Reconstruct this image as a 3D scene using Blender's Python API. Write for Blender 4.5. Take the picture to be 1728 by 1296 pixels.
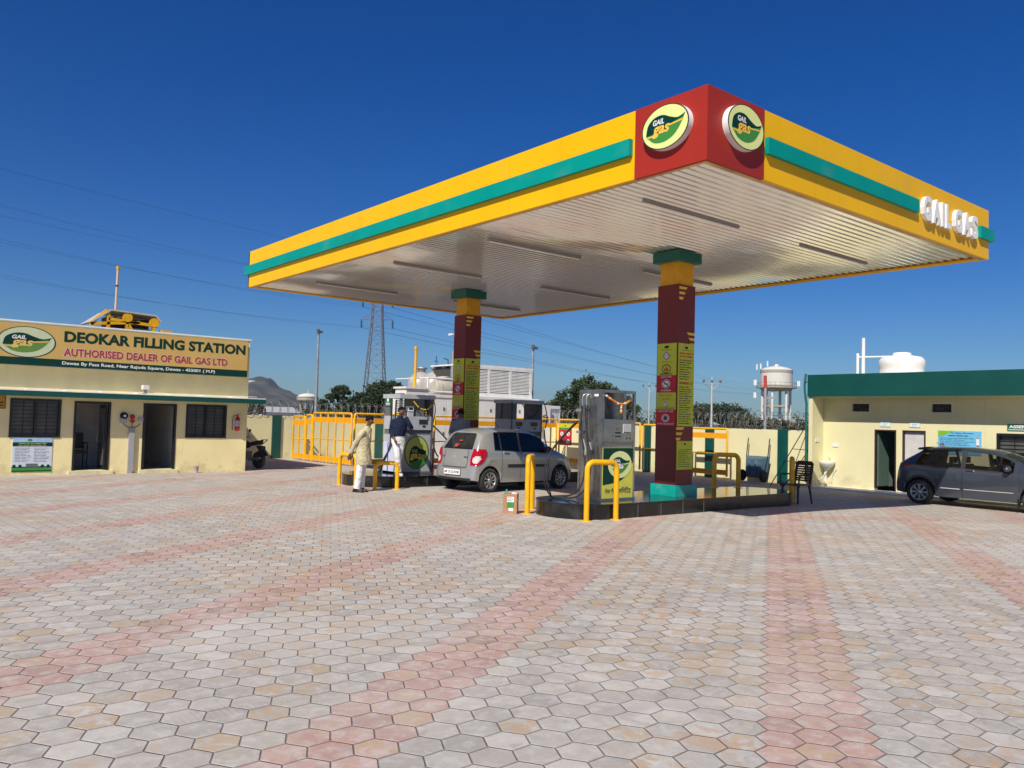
import bpy, math, random
from math import sin, cos, pi, radians as R, sqrt, atan2
from mathutils import Vector as V, Matrix, noise
random.seed(7)
for o in list(bpy.data.objects): bpy.data.objects.remove(o)
sc = bpy.context.scene
COL = sc.collection
# ------------------------------------------------ camera
PI_, RO, TH = .0438, .0273, .8850
def st(c): return V((c[0]*sin(TH)+c[1]*cos(TH), -c[0]*cos(TH)+c[1]*sin(TH), c[2]))
rt = st((cos(RO), -sin(RO)*sin(PI_), sin(RO)*cos(PI_)))
up = st((-sin(RO), -cos(RO)*sin(PI_), cos(RO)*cos(PI_)))
fw = st((0, cos(PI_), sin(PI_)))
cam = bpy.data.cameras.new('camera'); co = bpy.data.objects.new('camera', cam); COL.objects.link(co)
m = Matrix((rt, up, -fw)).transposed().to_4x4(); m.translation = (0, 0, 1.6); co.matrix_world = m
cam.sensor_width = 36; cam.lens = 1382/1728*36; cam.clip_start = .1; cam.clip_end = 6000
sc.camera = co
# ------------------------------------------------ sky and sun
SUN = V((-.92, -.48, 1.0)).normalized()
w = bpy.data.worlds.new('World'); sc.world = w; w.use_nodes = True
nt = w.node_tree; bg = nt.nodes['Background']
sky = nt.nodes.new('ShaderNodeTexSky'); sky.sky_type = 'NISHITA'; sky.sun_disc = False
sky.sun_elevation = math.asin(SUN.z); sky.sun_rotation = atan2(SUN.x, SUN.y)
sky.air_density = 1.0; sky.dust_density = .35; sky.ozone_density = 3.2; sky.altitude = 500
hs = nt.nodes.new('ShaderNodeHueSaturation'); hs.inputs['Saturation'].default_value = 1.45; hs.inputs['Hue'].default_value = .508; hs.inputs['Value'].default_value = 1.0
nt.links.new(sky.outputs[0], hs.inputs['Color']); tm = nt.nodes.new('ShaderNodeMix'); tm.data_type = 'RGBA'; tm.blend_type = 'MULTIPLY'; tm.inputs[0].default_value = 1; tm.inputs[7].default_value = (.47, .68, .90, 1)
nt.links.new(hs.outputs[0], tm.inputs[6]); nt.links.new(tm.outputs[2], bg.inputs[0]); bg.inputs[1].default_value = .085
sl = bpy.data.lights.new('sun', 'SUN'); sl.energy = 5.0; sl.angle = R(.53); sl.color = (1, .93, .82)
so = bpy.data.objects.new('sun', sl); COL.objects.link(so)
so.rotation_euler = (-SUN).to_track_quat('-Z', 'Y').to_euler(); so.location = (0, 0, 30)
sc.view_settings.view_transform = 'Standard'; sc.view_settings.look = 'None'
sc.view_settings.exposure = .08; sc.view_settings.gamma = 1
# ------------------------------------------------ materials
MATS = {}
def mat(name, col, rough=.6, metal=0, var=.06, scale=6, bump=0, bscale=40, spec=.5, coat=0, emit=None, alpha=None, dirt=None):
    if name in MATS: return MATS[name]
    M = bpy.data.materials.new(name); M.use_nodes = True; n = M.node_tree; b = n.nodes['Principled BSDF']; L = n.links
    b.inputs['Roughness'].default_value = rough; b.inputs['Metallic'].default_value = metal
    b.inputs['Specular IOR Level'].default_value = spec; b.inputs['Coat Weight'].default_value = coat
    b.inputs['Base Color'].default_value = (*col, 1)
    tc = n.nodes.new('ShaderNodeTexCoord')
    if var:
        nz = n.nodes.new('ShaderNodeTexNoise'); nz.inputs['Scale'].default_value = scale; nz.inputs['Detail'].default_value = 6
        L.new(tc.outputs['Object'], nz.inputs['Vector'])
        r = n.nodes.new('ShaderNodeValToRGB'); r.color_ramp.elements[0].position = .3; r.color_ramp.elements[1].position = .7
        r.color_ramp.elements[0].color = (*[max(0, c*(1-var*2)) for c in col], 1); r.color_ramp.elements[1].color = (*[min(1, c*(1+var)) for c in col], 1)
        L.new(nz.outputs[0], r.inputs[0])
        if dirt:
            n2 = n.nodes.new('ShaderNodeTexNoise'); n2.inputs['Scale'].default_value = dirt[1]; n2.inputs['Detail'].default_value = 8
            L.new(tc.outputs['Object'], n2.inputs['Vector'])
            r2 = n.nodes.new('ShaderNodeValToRGB'); r2.color_ramp.elements[0].position = .55; r2.color_ramp.elements[1].position = .75
            L.new(n2.outputs[0], r2.inputs[0]); mx = n.nodes.new('ShaderNodeMix'); mx.data_type = 'RGBA'
            ml = n.nodes.new('ShaderNodeMath'); ml.operation = 'MULTIPLY'; ml.inputs[1].default_value = dirt[2]
            L.new(r2.outputs[0], ml.inputs[0]); L.new(ml.outputs[0], mx.inputs[0]); L.new(r.outputs[0], mx.inputs[6]); mx.inputs[7].default_value = (*dirt[0], 1)
            L.new(mx.outputs[2], b.inputs['Base Color'])
        else: L.new(r.outputs[0], b.inputs['Base Color'])
        rr = n.nodes.new('ShaderNodeMapRange'); rr.inputs[3].default_value = max(.02, rough-.06); rr.inputs[4].default_value = min(1, rough+.08)
        L.new(nz.outputs[0], rr.inputs[0]); L.new(rr.outputs[0], b.inputs['Roughness'])
    if bump:
        nb = n.nodes.new('ShaderNodeTexNoise'); nb.inputs['Scale'].default_value = bscale; nb.inputs['Detail'].default_value = 5
        L.new(tc.outputs['Object'], nb.inputs['Vector']); bn = n.nodes.new('ShaderNodeBump'); bn.inputs['Strength'].default_value = bump; bn.inputs['Distance'].default_value = .02 if bump < 1 else .035
        L.new(nb.outputs[0], bn.inputs['Height']); L.new(bn.outputs[0], b.inputs['Normal'])
    if alpha is not None:
        # glass: mix of transparent tint and gloss
        tr = n.nodes.new('ShaderNodeBsdfTransparent'); tr.inputs[0].default_value = (alpha, alpha*1.02, alpha, 1)
        gl = n.nodes.new('ShaderNodeBsdfGlossy'); gl.inputs['Roughness'].default_value = .03; gl.inputs[0].default_value = (.9, .95, 1, 1)
        fr = n.nodes.new('ShaderNodeFresnel'); fr.inputs[0].default_value = 1.5; ms = n.nodes.new('ShaderNodeMixShader')
        L.new(fr.outputs[0], ms.inputs[0]); L.new(tr.outputs[0], ms.inputs[1]); L.new(gl.outputs[0], ms.inputs[2]); L.new(ms.outputs[0], n.nodes['Material Output'].inputs[0])
    MATS[name] = M; return M
def grime(M, z0=0):
    """splash marks along the foot of a wall and faint run stains from its top"""
    n = M.node_tree; L = n.links; b = n.nodes['Principled BSDF']; src = b.inputs['Base Color'].links[0].from_socket; tc = n.nodes.new('ShaderNodeTexCoord')
    N = n.nodes.new; sp = N('ShaderNodeSeparateXYZ'); L.new(tc.outputs['Object'], sp.inputs[0])
    mr = N('ShaderNodeMapRange'); mr.inputs[1].default_value = .55; mr.inputs[2].default_value = -.02; L.new(sp.outputs[2], mr.inputs[0])
    nz = N('ShaderNodeTexNoise'); nz.inputs['Scale'].default_value = 3.5; nz.inputs['Detail'].default_value = 8; nz.inputs['Roughness'].default_value = .65; L.new(tc.outputs['Object'], nz.inputs[0])
    ad = N('ShaderNodeMath'); ad.operation = 'MULTIPLY_ADD'; L.new(mr.outputs[0], ad.inputs[0]); ad.inputs[1].default_value = .32; L.new(nz.outputs[0], ad.inputs[2])
    r1 = N('ShaderNodeMapRange'); r1.interpolation_type = 'SMOOTHSTEP'; r1.inputs[1].default_value = .66; r1.inputs[2].default_value = .88; r1.inputs[4].default_value = .38; L.new(ad.outputs[0], r1.inputs[0])
    mp = N('ShaderNodeMapping'); mp.inputs['Scale'].default_value = (7, 7, .5); L.new(tc.outputs['Object'], mp.inputs[0])
    n2 = N('ShaderNodeTexNoise'); n2.inputs['Scale'].default_value = 1.0; n2.inputs['Detail'].default_value = 5; L.new(mp.outputs[0], n2.inputs[0])
    r2 = N('ShaderNodeMapRange'); r2.interpolation_type = 'SMOOTHSTEP'; r2.inputs[1].default_value = .60; r2.inputs[2].default_value = .78; r2.inputs[4].default_value = .14; L.new(n2.outputs[0], r2.inputs[0])
    mx = N('ShaderNodeMath'); mx.operation = 'MAXIMUM'; L.new(r1.outputs[0], mx.inputs[0]); L.new(r2.outputs[0], mx.inputs[1])
    mi = N('ShaderNodeMix'); mi.data_type = 'RGBA'; L.new(mx.outputs[0], mi.inputs[0]); L.new(src, mi.inputs[6]); mi.inputs[7].default_value = (.42, .35, .24, 1); L.new(mi.outputs[2], b.inputs['Base Color'])
CREAM = mat('cream plaster', (.90, .79, .42), .85, var=.05, scale=1.3, bump=.25, bscale=9, spec=.2, dirt=((.60, .50, .32), 1.1, .35))
CREAM2 = mat('cream wall paint', (.76, .71, .43), .85, var=.04, scale=1.0, bump=.25, bscale=7, spec=.2, dirt=((.66, .57, .38), .9, .3))
DGREEN = mat('dark green paint', (.0, .068, .058), .4, var=.06, scale=2, bump=.1, bscale=5)
GREEN2 = mat('band green', (.0, .30, .25), .4, var=.04, scale=1.5, spec=.2, dirt=((.12, .30, .25), 2, .3))
YEL = mat('fascia yellow', (.90, .49, .0), .4, var=.03, scale=.8, spec=.2, bump=.15, bscale=1.2, dirt=((.62, .38, .06), 1.6, .3))
GYEL = mat('guard yellow', (.88, .45, .0), .38, var=.07, scale=5, dirt=((.40, .22, .05), 6, .45))
REDP = mat('fascia red', (.37, .030, .018), .4, var=.04, scale=1, spec=.2, bump=.12, bscale=1.5)
MAROON = mat('column maroon', (.165, .010, .010), .45, var=.05, scale=2)
TEAL = mat('teal base', (.0, .36, .30), .4, var=.05, scale=3, dirt=((.25, .3, .25), 5, .4))
WHITE = mat('white paint', (.80, .79, .76), .45, var=.05, scale=3, dirt=((.5, .45, .36), 2.5, .35))
WHITE2 = mat('clean white', (.82, .82, .82), .5, var=.02)
BLACK = mat('black', (.012, .012, .013), .45, var=.1, spec=.4)
RUBBER = mat('rubber', (.02, .02, .021), .75, var=.2, scale=12, dirt=((.12, .10, .08), 5, .5))
STEEL = mat('stainless steel', (.44, .44, .43), .27, metal=1, var=.12, scale=5, bump=.08, bscale=3, dirt=((.22, .21, .19), 4, .35))
GALV = mat('galvanised steel', (.42, .44, .46), .5, metal=.6, var=.1, scale=8)
GREYP = mat('grey painted panel', (.42, .45, .48), .4, var=.05, scale=5)
DGREYP = mat('dark grey panel', (.13, .14, .15), .4, var=.08, scale=5)
GRANITE = mat('black granite', (.012, .012, .014), .07, var=.2, scale=60, spec=.6, dirt=((.2, .18, .16), 2.2, .18))
ALU = mat('pale aluminium', (.72, .72, .70), .4, metal=.3, var=.05)
DARKIN = mat('interior shade', (.10, .10, .095), .8, var=.05)
INWALL = mat('interior wall', (.85, .83, .78), .8, var=.04)
SGREEN = mat('sign green', (.0, .12, .06), .5, var=.02)
SYEL = mat('sign yellow green', (.55, .60, .03), .5, var=.04, scale=9)
SLIME = mat('emblem pale', (.78, .83, .30), .45, var=.02)
SPALE = mat('emblem dull pale', (.55, .62, .40), .5, var=.02)
LGREEN = mat('emblem leaf green', (.05, .26, .04), .45, var=.02)
KGREEN = mat('emblem dark green', (.0, .038, .026), .5, var=.02, spec=.25)
EYEL = mat('emblem yellow', (.90, .55, .06), .45, var=.02)
BOARD = mat('sign board ochre', (.60, .40, .13), .6, var=.04, scale=1.5, spec=.2)
SRED = mat('sign red', (.50, .01, .02), .5, var=.03)
CRIM = mat('crimson lettering', (.38, .01, .07), .5, var=0)
SBLUE = mat('sign sky blue', (.12, .42, .72), .5, var=.03)
SPAPER = mat('sign paper', (.62, .68, .78), .6, var=.04, scale=5)
INK = mat('ink', (.05, .06, .05), .7, var=0)
SOIL = mat('bare earth', (.22, .17, .11), .95, var=.15, scale=.4, bump=.4, bscale=3, spec=.1)
SKIN = mat('brown skin', (.14, .062, .032), .55, var=.05, scale=14)
HAIR = mat('black hair', (.007, .006, .006), .85, var=.1, scale=60, spec=.15)
CLOTHW = mat('white cotton', (.76, .76, .76), .85, var=.05, scale=9, bump=1.0, bscale=14, spec=.1)
CLOTHC = mat('cream cotton', (.56, .50, .31), .85, var=.08, scale=9, bump=1.0, bscale=13, spec=.1)
CLOTHN = mat('navy cotton', (.012, .02, .05), .8, var=.12, scale=10, bump=1.0, bscale=14, spec=.15)
CLOTHG = mat('grey cotton', (.22, .24, .26), .85, var=.08, scale=10, bump=1.0, bscale=14, spec=.1)
REDM = mat('fire red', (.50, .012, .01), .35, var=.06)
grime(CREAM); grime(CREAM2)
# ------------------------------------------------ mesh builder
class Fr:
    def __init__(s, o, u, v): s.o = V(o); s.u = V(u).normalized(); s.v = V(v).normalized(); s.n = s.u.cross(s.v)
    def p(s, a, b, k=0): return s.o+s.u*a+s.v*b+s.n*k
TXT = {}
def textmesh(s, bold, slant=0, depth=0):
    k = (s, bold, slant, depth)
    if k in TXT: return TXT[k]
    c = bpy.data.curves.new('t', 'FONT'); c.body = s; c.size = 1; c.offset = bold; c.shear = slant; c.resolution_u = 3; c.extrude = 0
    o = bpy.data.objects.new('t', c); COL.objects.link(o)
    dg = bpy.context.evaluated_depsgraph_get(); e = o.evaluated_get(dg); me = e.to_mesh()
    vs = [(v.co.x, v.co.y) for v in me.vertices]; fs = [tuple(p.vertices) for p in me.polygons]
    e.to_mesh_clear(); bpy.data.objects.remove(o); bpy.data.curves.remove(c)
    if vs:
        x0 = min(v[0] for v in vs); x1 = max(v[0] for v in vs); y0 = min(v[1] for v in vs); y1 = max(v[1] for v in vs)
        vs = [((v[0]-x0)/max(1e-6, x1-x0), (v[1]-y0)/max(1e-6, y1-y0)) for v in vs]
    TXT[k] = (vs, fs); return TXT[k]
XF_ = []
class MB:
    def __init__(s): s.v = []; s.f = []; s.m = []; s.sm = []
    def add(s, vs, fs, m=0, sm=False):
        b = len(s.v); s.v += [tuple(v) for v in vs]
        for f in fs: s.f.append([b+i for i in f]); s.m.append(m); s.sm.append(sm)
    def box(s, x0, x1, y0, y1, z0, z1, m=0):
        s.add([(x0, y0, z0), (x1, y0, z0), (x1, y1, z0), (x0, y1, z0), (x0, y0, z1), (x1, y0, z1), (x1, y1, z1), (x0, y1, z1)],
              [(0, 3, 2, 1), (4, 5, 6, 7), (0, 1, 5, 4), (1, 2, 6, 5), (2, 3, 7, 6), (3, 0, 4, 7)], m); return s
    def fbox(s, F, a0, b0, a1, b1, k0, k1, m=0):
        s.add([F.p(*q) for q in [(a0, b0, k0), (a1, b0, k0), (a1, b1, k0), (a0, b1, k0), (a0, b0, k1), (a1, b0, k1), (a1, b1, k1), (a0, b1, k1)]],
              [(0, 3, 2, 1), (4, 5, 6, 7), (0, 1, 5, 4), (1, 2, 6, 5), (2, 3, 7, 6), (3, 0, 4, 7)], m); return s
    def bar(s, p, q, w, h=None, m=0, upv=(0, 0, 1)):
        p = V(p); q = V(q); h = h or w; d = (q-p); 
        if d.length < 1e-6: return s
        d.normalize(); a = d.cross(V(upv))
        if a.length < 1e-3: a = d.cross(V((1, 0, 0)))
        a.normalize(); b = a.cross(d)
        vs = [e+a*i*w/2+b*j*h/2 for e in (p, q) for i, j in ((-1, -1), (1, -1), (1, 1), (-1, 1))]
        s.add(vs, [(0, 3, 2, 1), (4, 5, 6, 7), (0, 1, 5, 4), (1, 2, 6, 5), (2, 3, 7, 6), (3, 0, 4, 7)], m); return s
    def tube(s, pts, r, n=8, m=0, cap=True, rs=None):
        pts = [V(p) for p in pts]; N = len(pts); rings = []; pa = None
        for i, p in enumerate(pts):
            d = (pts[min(i+1, N-1)]-pts[max(i-1, 0)]).normalized()
            if pa is None:
                a = d.cross(V((0, 0, 1)))
                if a.length < .05: a = d.cross(V((1, 0, 0)))
            else: a = pa-d*pa.dot(d)
            a.normalize(); pa = a; b = d.cross(a); rr = rs[i] if rs else r
            rings += [p+(a*cos(2*pi*k/n)+b*sin(2*pi*k/n))*rr for k in range(n)]
        fs = [(i*n+k, i*n+(k+1) % n, (i+1)*n+(k+1) % n, (i+1)*n+k) for i in range(N-1) for k in range(n)]
        s.add(rings, fs, m, True)
        if cap: s.add(rings[:n], [tuple(range(n))[::-1]], m); s.add(rings[-n:], [tuple(range(n))], m)
        return s
    def lathe(s, prof, c=(0, 0, 0), axis=(0, 0, 1), n=20, m=0, cap=True, sm=True):
        c = V(c); ax = V(axis).normalized(); a = ax.cross(V((1, 0, 0)))
        if a.length < .1: a = ax.cross(V((0, 1, 0)))
        a.normalize(); b = ax.cross(a); vs = []
        for r, h in prof: vs += [c+ax*h+(a*cos(2*pi*k/n)+b*sin(2*pi*k/n))*r for k in range(n)]
        s.add(vs, [(i*n+k, i*n+(k+1) % n, (i+1)*n+(k+1) % n, (i+1)*n+k) for i in range(len(prof)-1) for k in range(n)], m, sm)
        if cap:
            if prof[0][0] > 1e-4: s.add(vs[:n], [tuple(range(n))[::-1]], m)
            if prof[-1][0] > 1e-4: s.add(vs[-n:], [tuple(range(n))], m)
        return s
    def poly(s, F, pts, k=0, m=0): s.add([F.p(a, b, k) for a, b in pts], [tuple(range(len(pts)))], m); return s
    def rect(s, F, a0, b0, a1, b1, k=0, m=0): return s.poly(F, [(a0, b0), (a1, b0), (a1, b1), (a0, b1)], k, m)
    def ell(s, F, ca, cb, ra, rb, k=0, m=0, n=40): return s.poly(F, [(ca+ra*cos(2*pi*i/n), cb+rb*sin(2*pi*i/n)) for i in range(n)], k, m)
    def ring(s, F, ca, cb, ra, rb, t, k=0, m=0, n=36):
        vs = []
        for i in range(n): c_, s_ = cos(2*pi*i/n), sin(2*pi*i/n); vs += [F.p(ca+ra*c_, cb+rb*s_, k), F.p(ca+(ra-t)*c_, cb+(rb-t)*s_, k)]
        s.add(vs, [(2*i, (2*i+2) % (2*n), (2*i+3) % (2*n), 2*i+1) for i in range(n)], m); return s
    def prism(s, F, pts, k0, k1, m=0):
        n = len(pts); vs = [F.p(a, b, k0) for a, b in pts]+[F.p(a, b, k1) for a, b in pts]
        s.add(vs, [tuple(range(n))[::-1], tuple(range(n, 2*n))]+[(i, (i+1) % n, n+(i+1) % n, n+i) for i in range(n)], m); return s
    def text(s, F, t, a, b, w_, h, k=.004, m=0, bold=0, slant=0, depth=0):
        vs, fs = textmesh(t, bold, slant)
        s.add([F.p(a+x*w_, b+y*h, k) for x, y in vs], fs, m)
        if depth:
            # side walls from boundary edges
            cnt = {}
            for f in fs:
                for i in range(len(f)):
                    e = (f[i], f[(i+1) % len(f)]); key = tuple(sorted(e)); cnt[key] = (cnt.get(key, (0, e))[0]+1, e)
            ed = [e for c_, e in cnt.values() if c_ == 1]
            for i, j in ed:
                p, q = vs[i], vs[j]
                s.add([F.p(a+p[0]*w_, b+p[1]*h, k), F.p(a+p[0]*w_, b+p[1]*h, k-depth), F.p(a+q[0]*w_, b+q[1]*h, k-depth), F.p(a+q[0]*w_, b+q[1]*h, k)], [(0, 1, 2, 3)], m)
        return s
    def lines(s, F, a0, b0, a1, b1, n, k=.004, m=0, th=.45, rag=.25, seed=1):
        rd = random.Random(seed); dy = (b1-b0)/n
        for i in range(n):
            y = b1-dy*(i+.5); a = a0; e = a1-(a1-a0)*rag*rd.random()
            while a < e:
                q = min(e, a+dy*rd.uniform(1.2, 4)); s.rect(F, a, y-dy*th/2, q, y+dy*th/2, k, m); a = q+dy*.45
        return s
    def build(s, name, mats, parent=None, local=False, smooth=None):
        if not isinstance(mats, (list, tuple)): mats = [mats]
        if XF_: s.v = [tuple(XF_[0](v)) for v in s.v]
        me = bpy.data.meshes.new(name); o = bpy.data.objects.new(name, me)
        off = V((0, 0, 0))
        if parent is not None:
            if not local:
                p = parent
                while p is not None: off += p.location; p = p.parent
        elif s.v and not local:
            xs = [v[0] for v in s.v]; ys = [v[1] for v in s.v]; off = V(((min(xs)+max(xs))/2, (min(ys)+max(ys))/2, min(v[2] for v in s.v)))
            o.location = off
        me.from_pydata([V(v)-off for v in s.v], [], s.f)
        for M in mats: me.materials.append(M)
        me.polygons.foreach_set('material_index', s.m)
        me.polygons.foreach_set('use_smooth', [bool(smooth) or q for q in s.sm] if smooth is None or smooth is True else s.sm)
        if smooth is not None and smooth is not True and smooth:
            me.polygons.foreach_set('use_smooth', [True]*len(s.f)); me.set_sharp_from_angle(angle=R(smooth))
        me.update(); COL.objects.link(o)
        if parent is not None: o.parent = parent
        return o
def tag(o, label=None, cat=None, group=None, kind=None):
    if label: o['label'] = label
    if cat: o['category'] = cat
    if group: o['group'] = group
    if kind: o['kind'] = kind
    return o
def root(name, loc, label, cat, group=None, rz=0):
    o = bpy.data.objects.new(name, None); o.empty_display_size = .2; o.location = XF_[0](loc) if XF_ else loc; o.rotation_euler = (0, 0, rz); COL.objects.link(o)
    return tag(o, label, cat, group)
def copy_tree(o, parent=None):
    c = o.copy(); COL.objects.link(c); c.parent = parent
    for ch in list(o.children): copy_tree(ch, c)
    return c
FY = lambda x, y, z: Fr((x, y, z), (1, 0, 0), (0, 0, 1))       # faces -Y
FX = lambda x, y, z: Fr((x, y, z), (0, -1, 0), (0, 0, 1))      # faces -X, u runs towards -Y
def wall_open(mb, F, a0, b0, a1, b1, ops, t, m=0):
    xs = sorted({a0, a1, *[o[0] for o in ops], *[o[2] for o in ops]})
    for i in range(len(xs)-1):
        c = (xs[i]+xs[i+1])/2; hs = sorted([(o[1], o[3]) for o in ops if o[0] < c < o[2]]); y = b0
        for lo, hi in hs:
            if lo > y+1e-4: mb.fbox(F, xs[i], y, xs[i+1], lo, -t, 0, m)
            y = hi
        if b1 > y+1e-4: mb.fbox(F, xs[i], y, xs[i+1], b1, -t, 0, m)
def spline(pts, n=6):
    pts = [V(p) for p in pts]; out = []
    for i in range(len(pts)-1):
        p0 = pts[max(i-1, 0)]; p1 = pts[i]; p2 = pts[i+1]; p3 = pts[min(i+2, len(pts)-1)]
        for k in range(n):
            t = k/n; out.append(.5*((2*p1)+(p2-p0)*t+(2*p0-5*p1+4*p2-p3)*t*t+(3*p1-p0-3*p2+p3)*t**3))
    return out+[pts[-1]]
# emblem: material slots pale, darkgreen, leafgreen, yellow, white start at index m
EMB = [SLIME, KGREEN, LGREEN, EYEL, WHITE2]
def curve2(pts, n=5): return [(p.x, p.y) for p in spline([(a, b, 0) for a, b in pts], n)]
def emblem(mb, F, ca, cb, rx, ry, k, m=0, e=.002):
    f = lambda pts: [(ca+a*rx, cb+b*ry) for a, b in pts]
    mb.ell(F, ca, cb, rx, ry, k, m+1, 48); mb.ell(F, ca, cb, rx*.955, ry*.955, k+e, m)
    up_ = curve2([(-.80, -.22), (-.72, .25), (-.45, .52), (-.1, .56), (.25, .36), (.55, .24), (.86, .36)])+[(.72, .10), (.2, .06), (.1, -.2)]
    lo_ = curve2([(.80, .22), (.62, -.18), (.35, -.52), (-.05, -.68), (-.45, -.6), (-.72, -.32), (-.80, -.22)])+[(-.2, -.2), (.1, -.2), (.2, .04)]
    mb.poly(F, f(up_), k+2*e, m+1); mb.poly(F, f(lo_), k+2.5*e, m+2)
    mb.poly(F, f([(.16, .04), (.78, .12), (.74, .05), (.16, -.03)]), k+3*e, m+3)
    mb.poly(F, f([(-.78, -.26), (-.3, -.26), (-.3, -.33), (-.76, -.33)]), k+3*e, m+3)
    mb.text(F, 'GAIL', ca-.50*rx, cb+.16*ry, .48*rx, .25*ry, k+3.5*e, m+4, .03, .15)
    mb.text(F, 'gas', ca-.52*rx, cb-.42*ry, .74*rx, .52*ry, k+3.5*e, m+3, .03, .25)
# ------------------------------------------------ paving material
def paving():
    M = bpy.data.materials.new('hexagonal pavers'); M.use_nodes = True; n = M.node_tree; L = n.links; b = n.nodes['Principled BSDF']
    N = lambda t: n.nodes.new(t)
    def vm(op, a, b2=None, sc_=None):
        x = N('ShaderNodeVectorMath'); x.operation = op
        for i, q in ((0, a), (1, b2)):
            if q is None: continue
            if isinstance(q, (tuple, list)): x.inputs[i].default_value = q
            else: L.new(q, x.inputs[i])
        if sc_ is not None: x.inputs['Scale'].default_value = sc_
        return x.outputs['Value'] if op in ('DOT_PRODUCT', 'LENGTH') else x.outputs[0]
    def ma(op, a, b2=None, c=None):
        x = N('ShaderNodeMath'); x.operation = op
        for i, q in ((0, a), (1, b2), (2, c)):
            if q is None: continue
            if isinstance(q, (int, float)): x.inputs[i].default_value = q
            else: L.new(q, x.inputs[i])
        return x.outputs[0]
    tc = N('ShaderNodeTexCoord'); mp = N('ShaderNodeMapping'); mp.vector_type = 'TEXTURE'
    a = R(33.1); S = .215; mp.inputs['Rotation'].default_value = (0, 0, a); mp.inputs['Scale'].default_value = (S, S, S)
    vo = -.44; mp.inputs['Location'].default_value = (-sin(a)*vo, cos(a)*vo, 0)
    L.new(tc.outputs['Object'], mp.inputs[0])
    wob = N('ShaderNodeTexNoise'); wob.inputs['Scale'].default_value = .7; L.new(mp.outputs[0], wob.inputs[0])
    p0 = vm('ADD', mp.outputs[0], vm('SCALE', vm('SUBTRACT', wob.outputs['Color'], (.5, .5, .5)), sc_=.05))
    p = vm('MULTIPLY', p0, (1, 1, 0)); q3 = 1.7320508; off = (600, 600*q3/1, 0)
    p = vm('ADD', p, off)
    A = vm('SUBTRACT', vm('MODULO', p, (1, q3, 1)), (.5, q3/2, 0))
    B = vm('SUBTRACT', vm('MODULO', vm('ADD', p, (.5, q3/2, 0)), (1, q3, 1)), (.5, q3/2, 0))
    A = vm('MULTIPLY', A, (1, 1, 0)); B = vm('MULTIPLY', B, (1, 1, 0))
    less = ma('LESS_THAN', vm('DOT_PRODUCT', A, A), vm('DOT_PRODUCT', B, B))
    mx = N('ShaderNodeMix'); mx.data_type = 'VECTOR'; L.new(less, mx.inputs[0]); L.new(B, mx.inputs[4]); L.new(A, mx.inputs[5]); gv = mx.outputs[1]
    idv = vm('SNAP', vm('ADD', vm('SUBTRACT', p, gv), (.01, .01, .5)), (.5, q3/2, 1))
    ab = vm('ABSOLUTE', gv); sx = N('ShaderNodeSeparateXYZ'); L.new(ab, sx.inputs[0])
    hd = ma('MAXIMUM', sx.outputs[0], vm('DOT_PRODUCT', ab, (.5, .8660254, 0)))
    edge = ma('SUBTRACT', .5, hd)
    wn = N('ShaderNodeTexWhiteNoise'); wn.noise_dimensions = '3D'; L.new(idv, wn.inputs['Vector'])
    wn2 = N('ShaderNodeSeparateColor'); L.new(wn.outputs['Color'], wn2.inputs[0])
    # rows
    sy = N('ShaderNodeSeparateXYZ'); L.new(idv, sy.inputs[0])
    row = ma('SUBTRACT', ma('DIVIDE', sy.outputs[1], q3/2), 1200)
    rowm = ma('FLOORED_MODULO', ma('ADD', ma('ROUND', row), .1), 12) if False else None
    fm = N('ShaderNodeMath'); fm.operation = 'FLOORED_MODULO'; L.new(ma('ADD', ma('ROUND', row), .1), fm.inputs[0]); fm.inputs[1].default_value = 12
    pink = ma('LESS_THAN', fm.outputs[0], 2.9)
    # one cross band running the other lattice way on the far right
    cx_ = ma('SUBTRACT', sy.outputs[0], 600); cyy = ma('SUBTRACT', sy.outputs[1], 600*q3)
    t2 = ma('ADD', ma('MULTIPLY', cx_, .8660254), ma('MULTIPLY', cyy, .5))   # normal at 30 deg => band direction -27 in world
    cb = ma('MULTIPLY', ma('GREATER_THAN', t2, 61.2), ma('LESS_THAN', t2, 63.6))
    pink = ma('MAXIMUM', pink, ma('MULTIPLY', cb, ma('LESS_THAN', cyy, 0)))
    # colours
    def ramp(src, els):
        r = N('ShaderNodeValToRGB'); r.color_ramp.elements.remove(r.color_ramp.elements[1])
        for i, (t, c) in enumerate(els):
            e = r.color_ramp.elements[0] if i == 0 else r.color_ramp.elements.new(t)
            e.position = t; e.color = (*c, 1)
        L.new(src, r.inputs[0]); return r.outputs[0]
    def mixc(f, c1, c2):
        x = N('ShaderNodeMix'); x.data_type = 'RGBA'
        for i, q in ((0, f), (6, c1), (7, c2)):
            if isinstance(q, (tuple, list)): x.inputs[i].default_value = (*q, 1)
            elif isinstance(q, (int, float)): x.inputs[i].default_value = q
            else: L.new(q, x.inputs[i])
        return x.outputs[2]
    grey = ramp(wn2.outputs[0], [(0, (.37, .345, .312)), (.15, (.41, .383, .345)), (.8, (.455, .425, .383)), (1, (.52, .49, .45))])
    pk = ramp(wn2.outputs[0], [(0, (.34, .20, .172)), (.08, (.43, .265, .228)), (.6, (.475, .30, .26)), (1, (.50, .34, .295))])
    c = mixc(pink, grey, pk)
    def nz(scale, det=6, dist=0, coord=None, rough=.5):
        x = N('ShaderNodeTexNoise'); x.inputs['Scale'].default_value = scale; x.inputs['Detail'].default_value = det; x.inputs['Distortion'].default_value = dist
        x.inputs['Roughness'].default_value = rough; L.new(coord or tc.outputs['Object'], x.inputs[0]); return x.outputs[0]
    def band(src, lo, hi):
        x = N('ShaderNodeMapRange'); x.inputs[1].default_value = lo; x.inputs[2].default_value = hi; x.interpolation_type = 'SMOOTHSTEP'; L.new(src, x.inputs[0]); return x.outputs[0]
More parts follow.
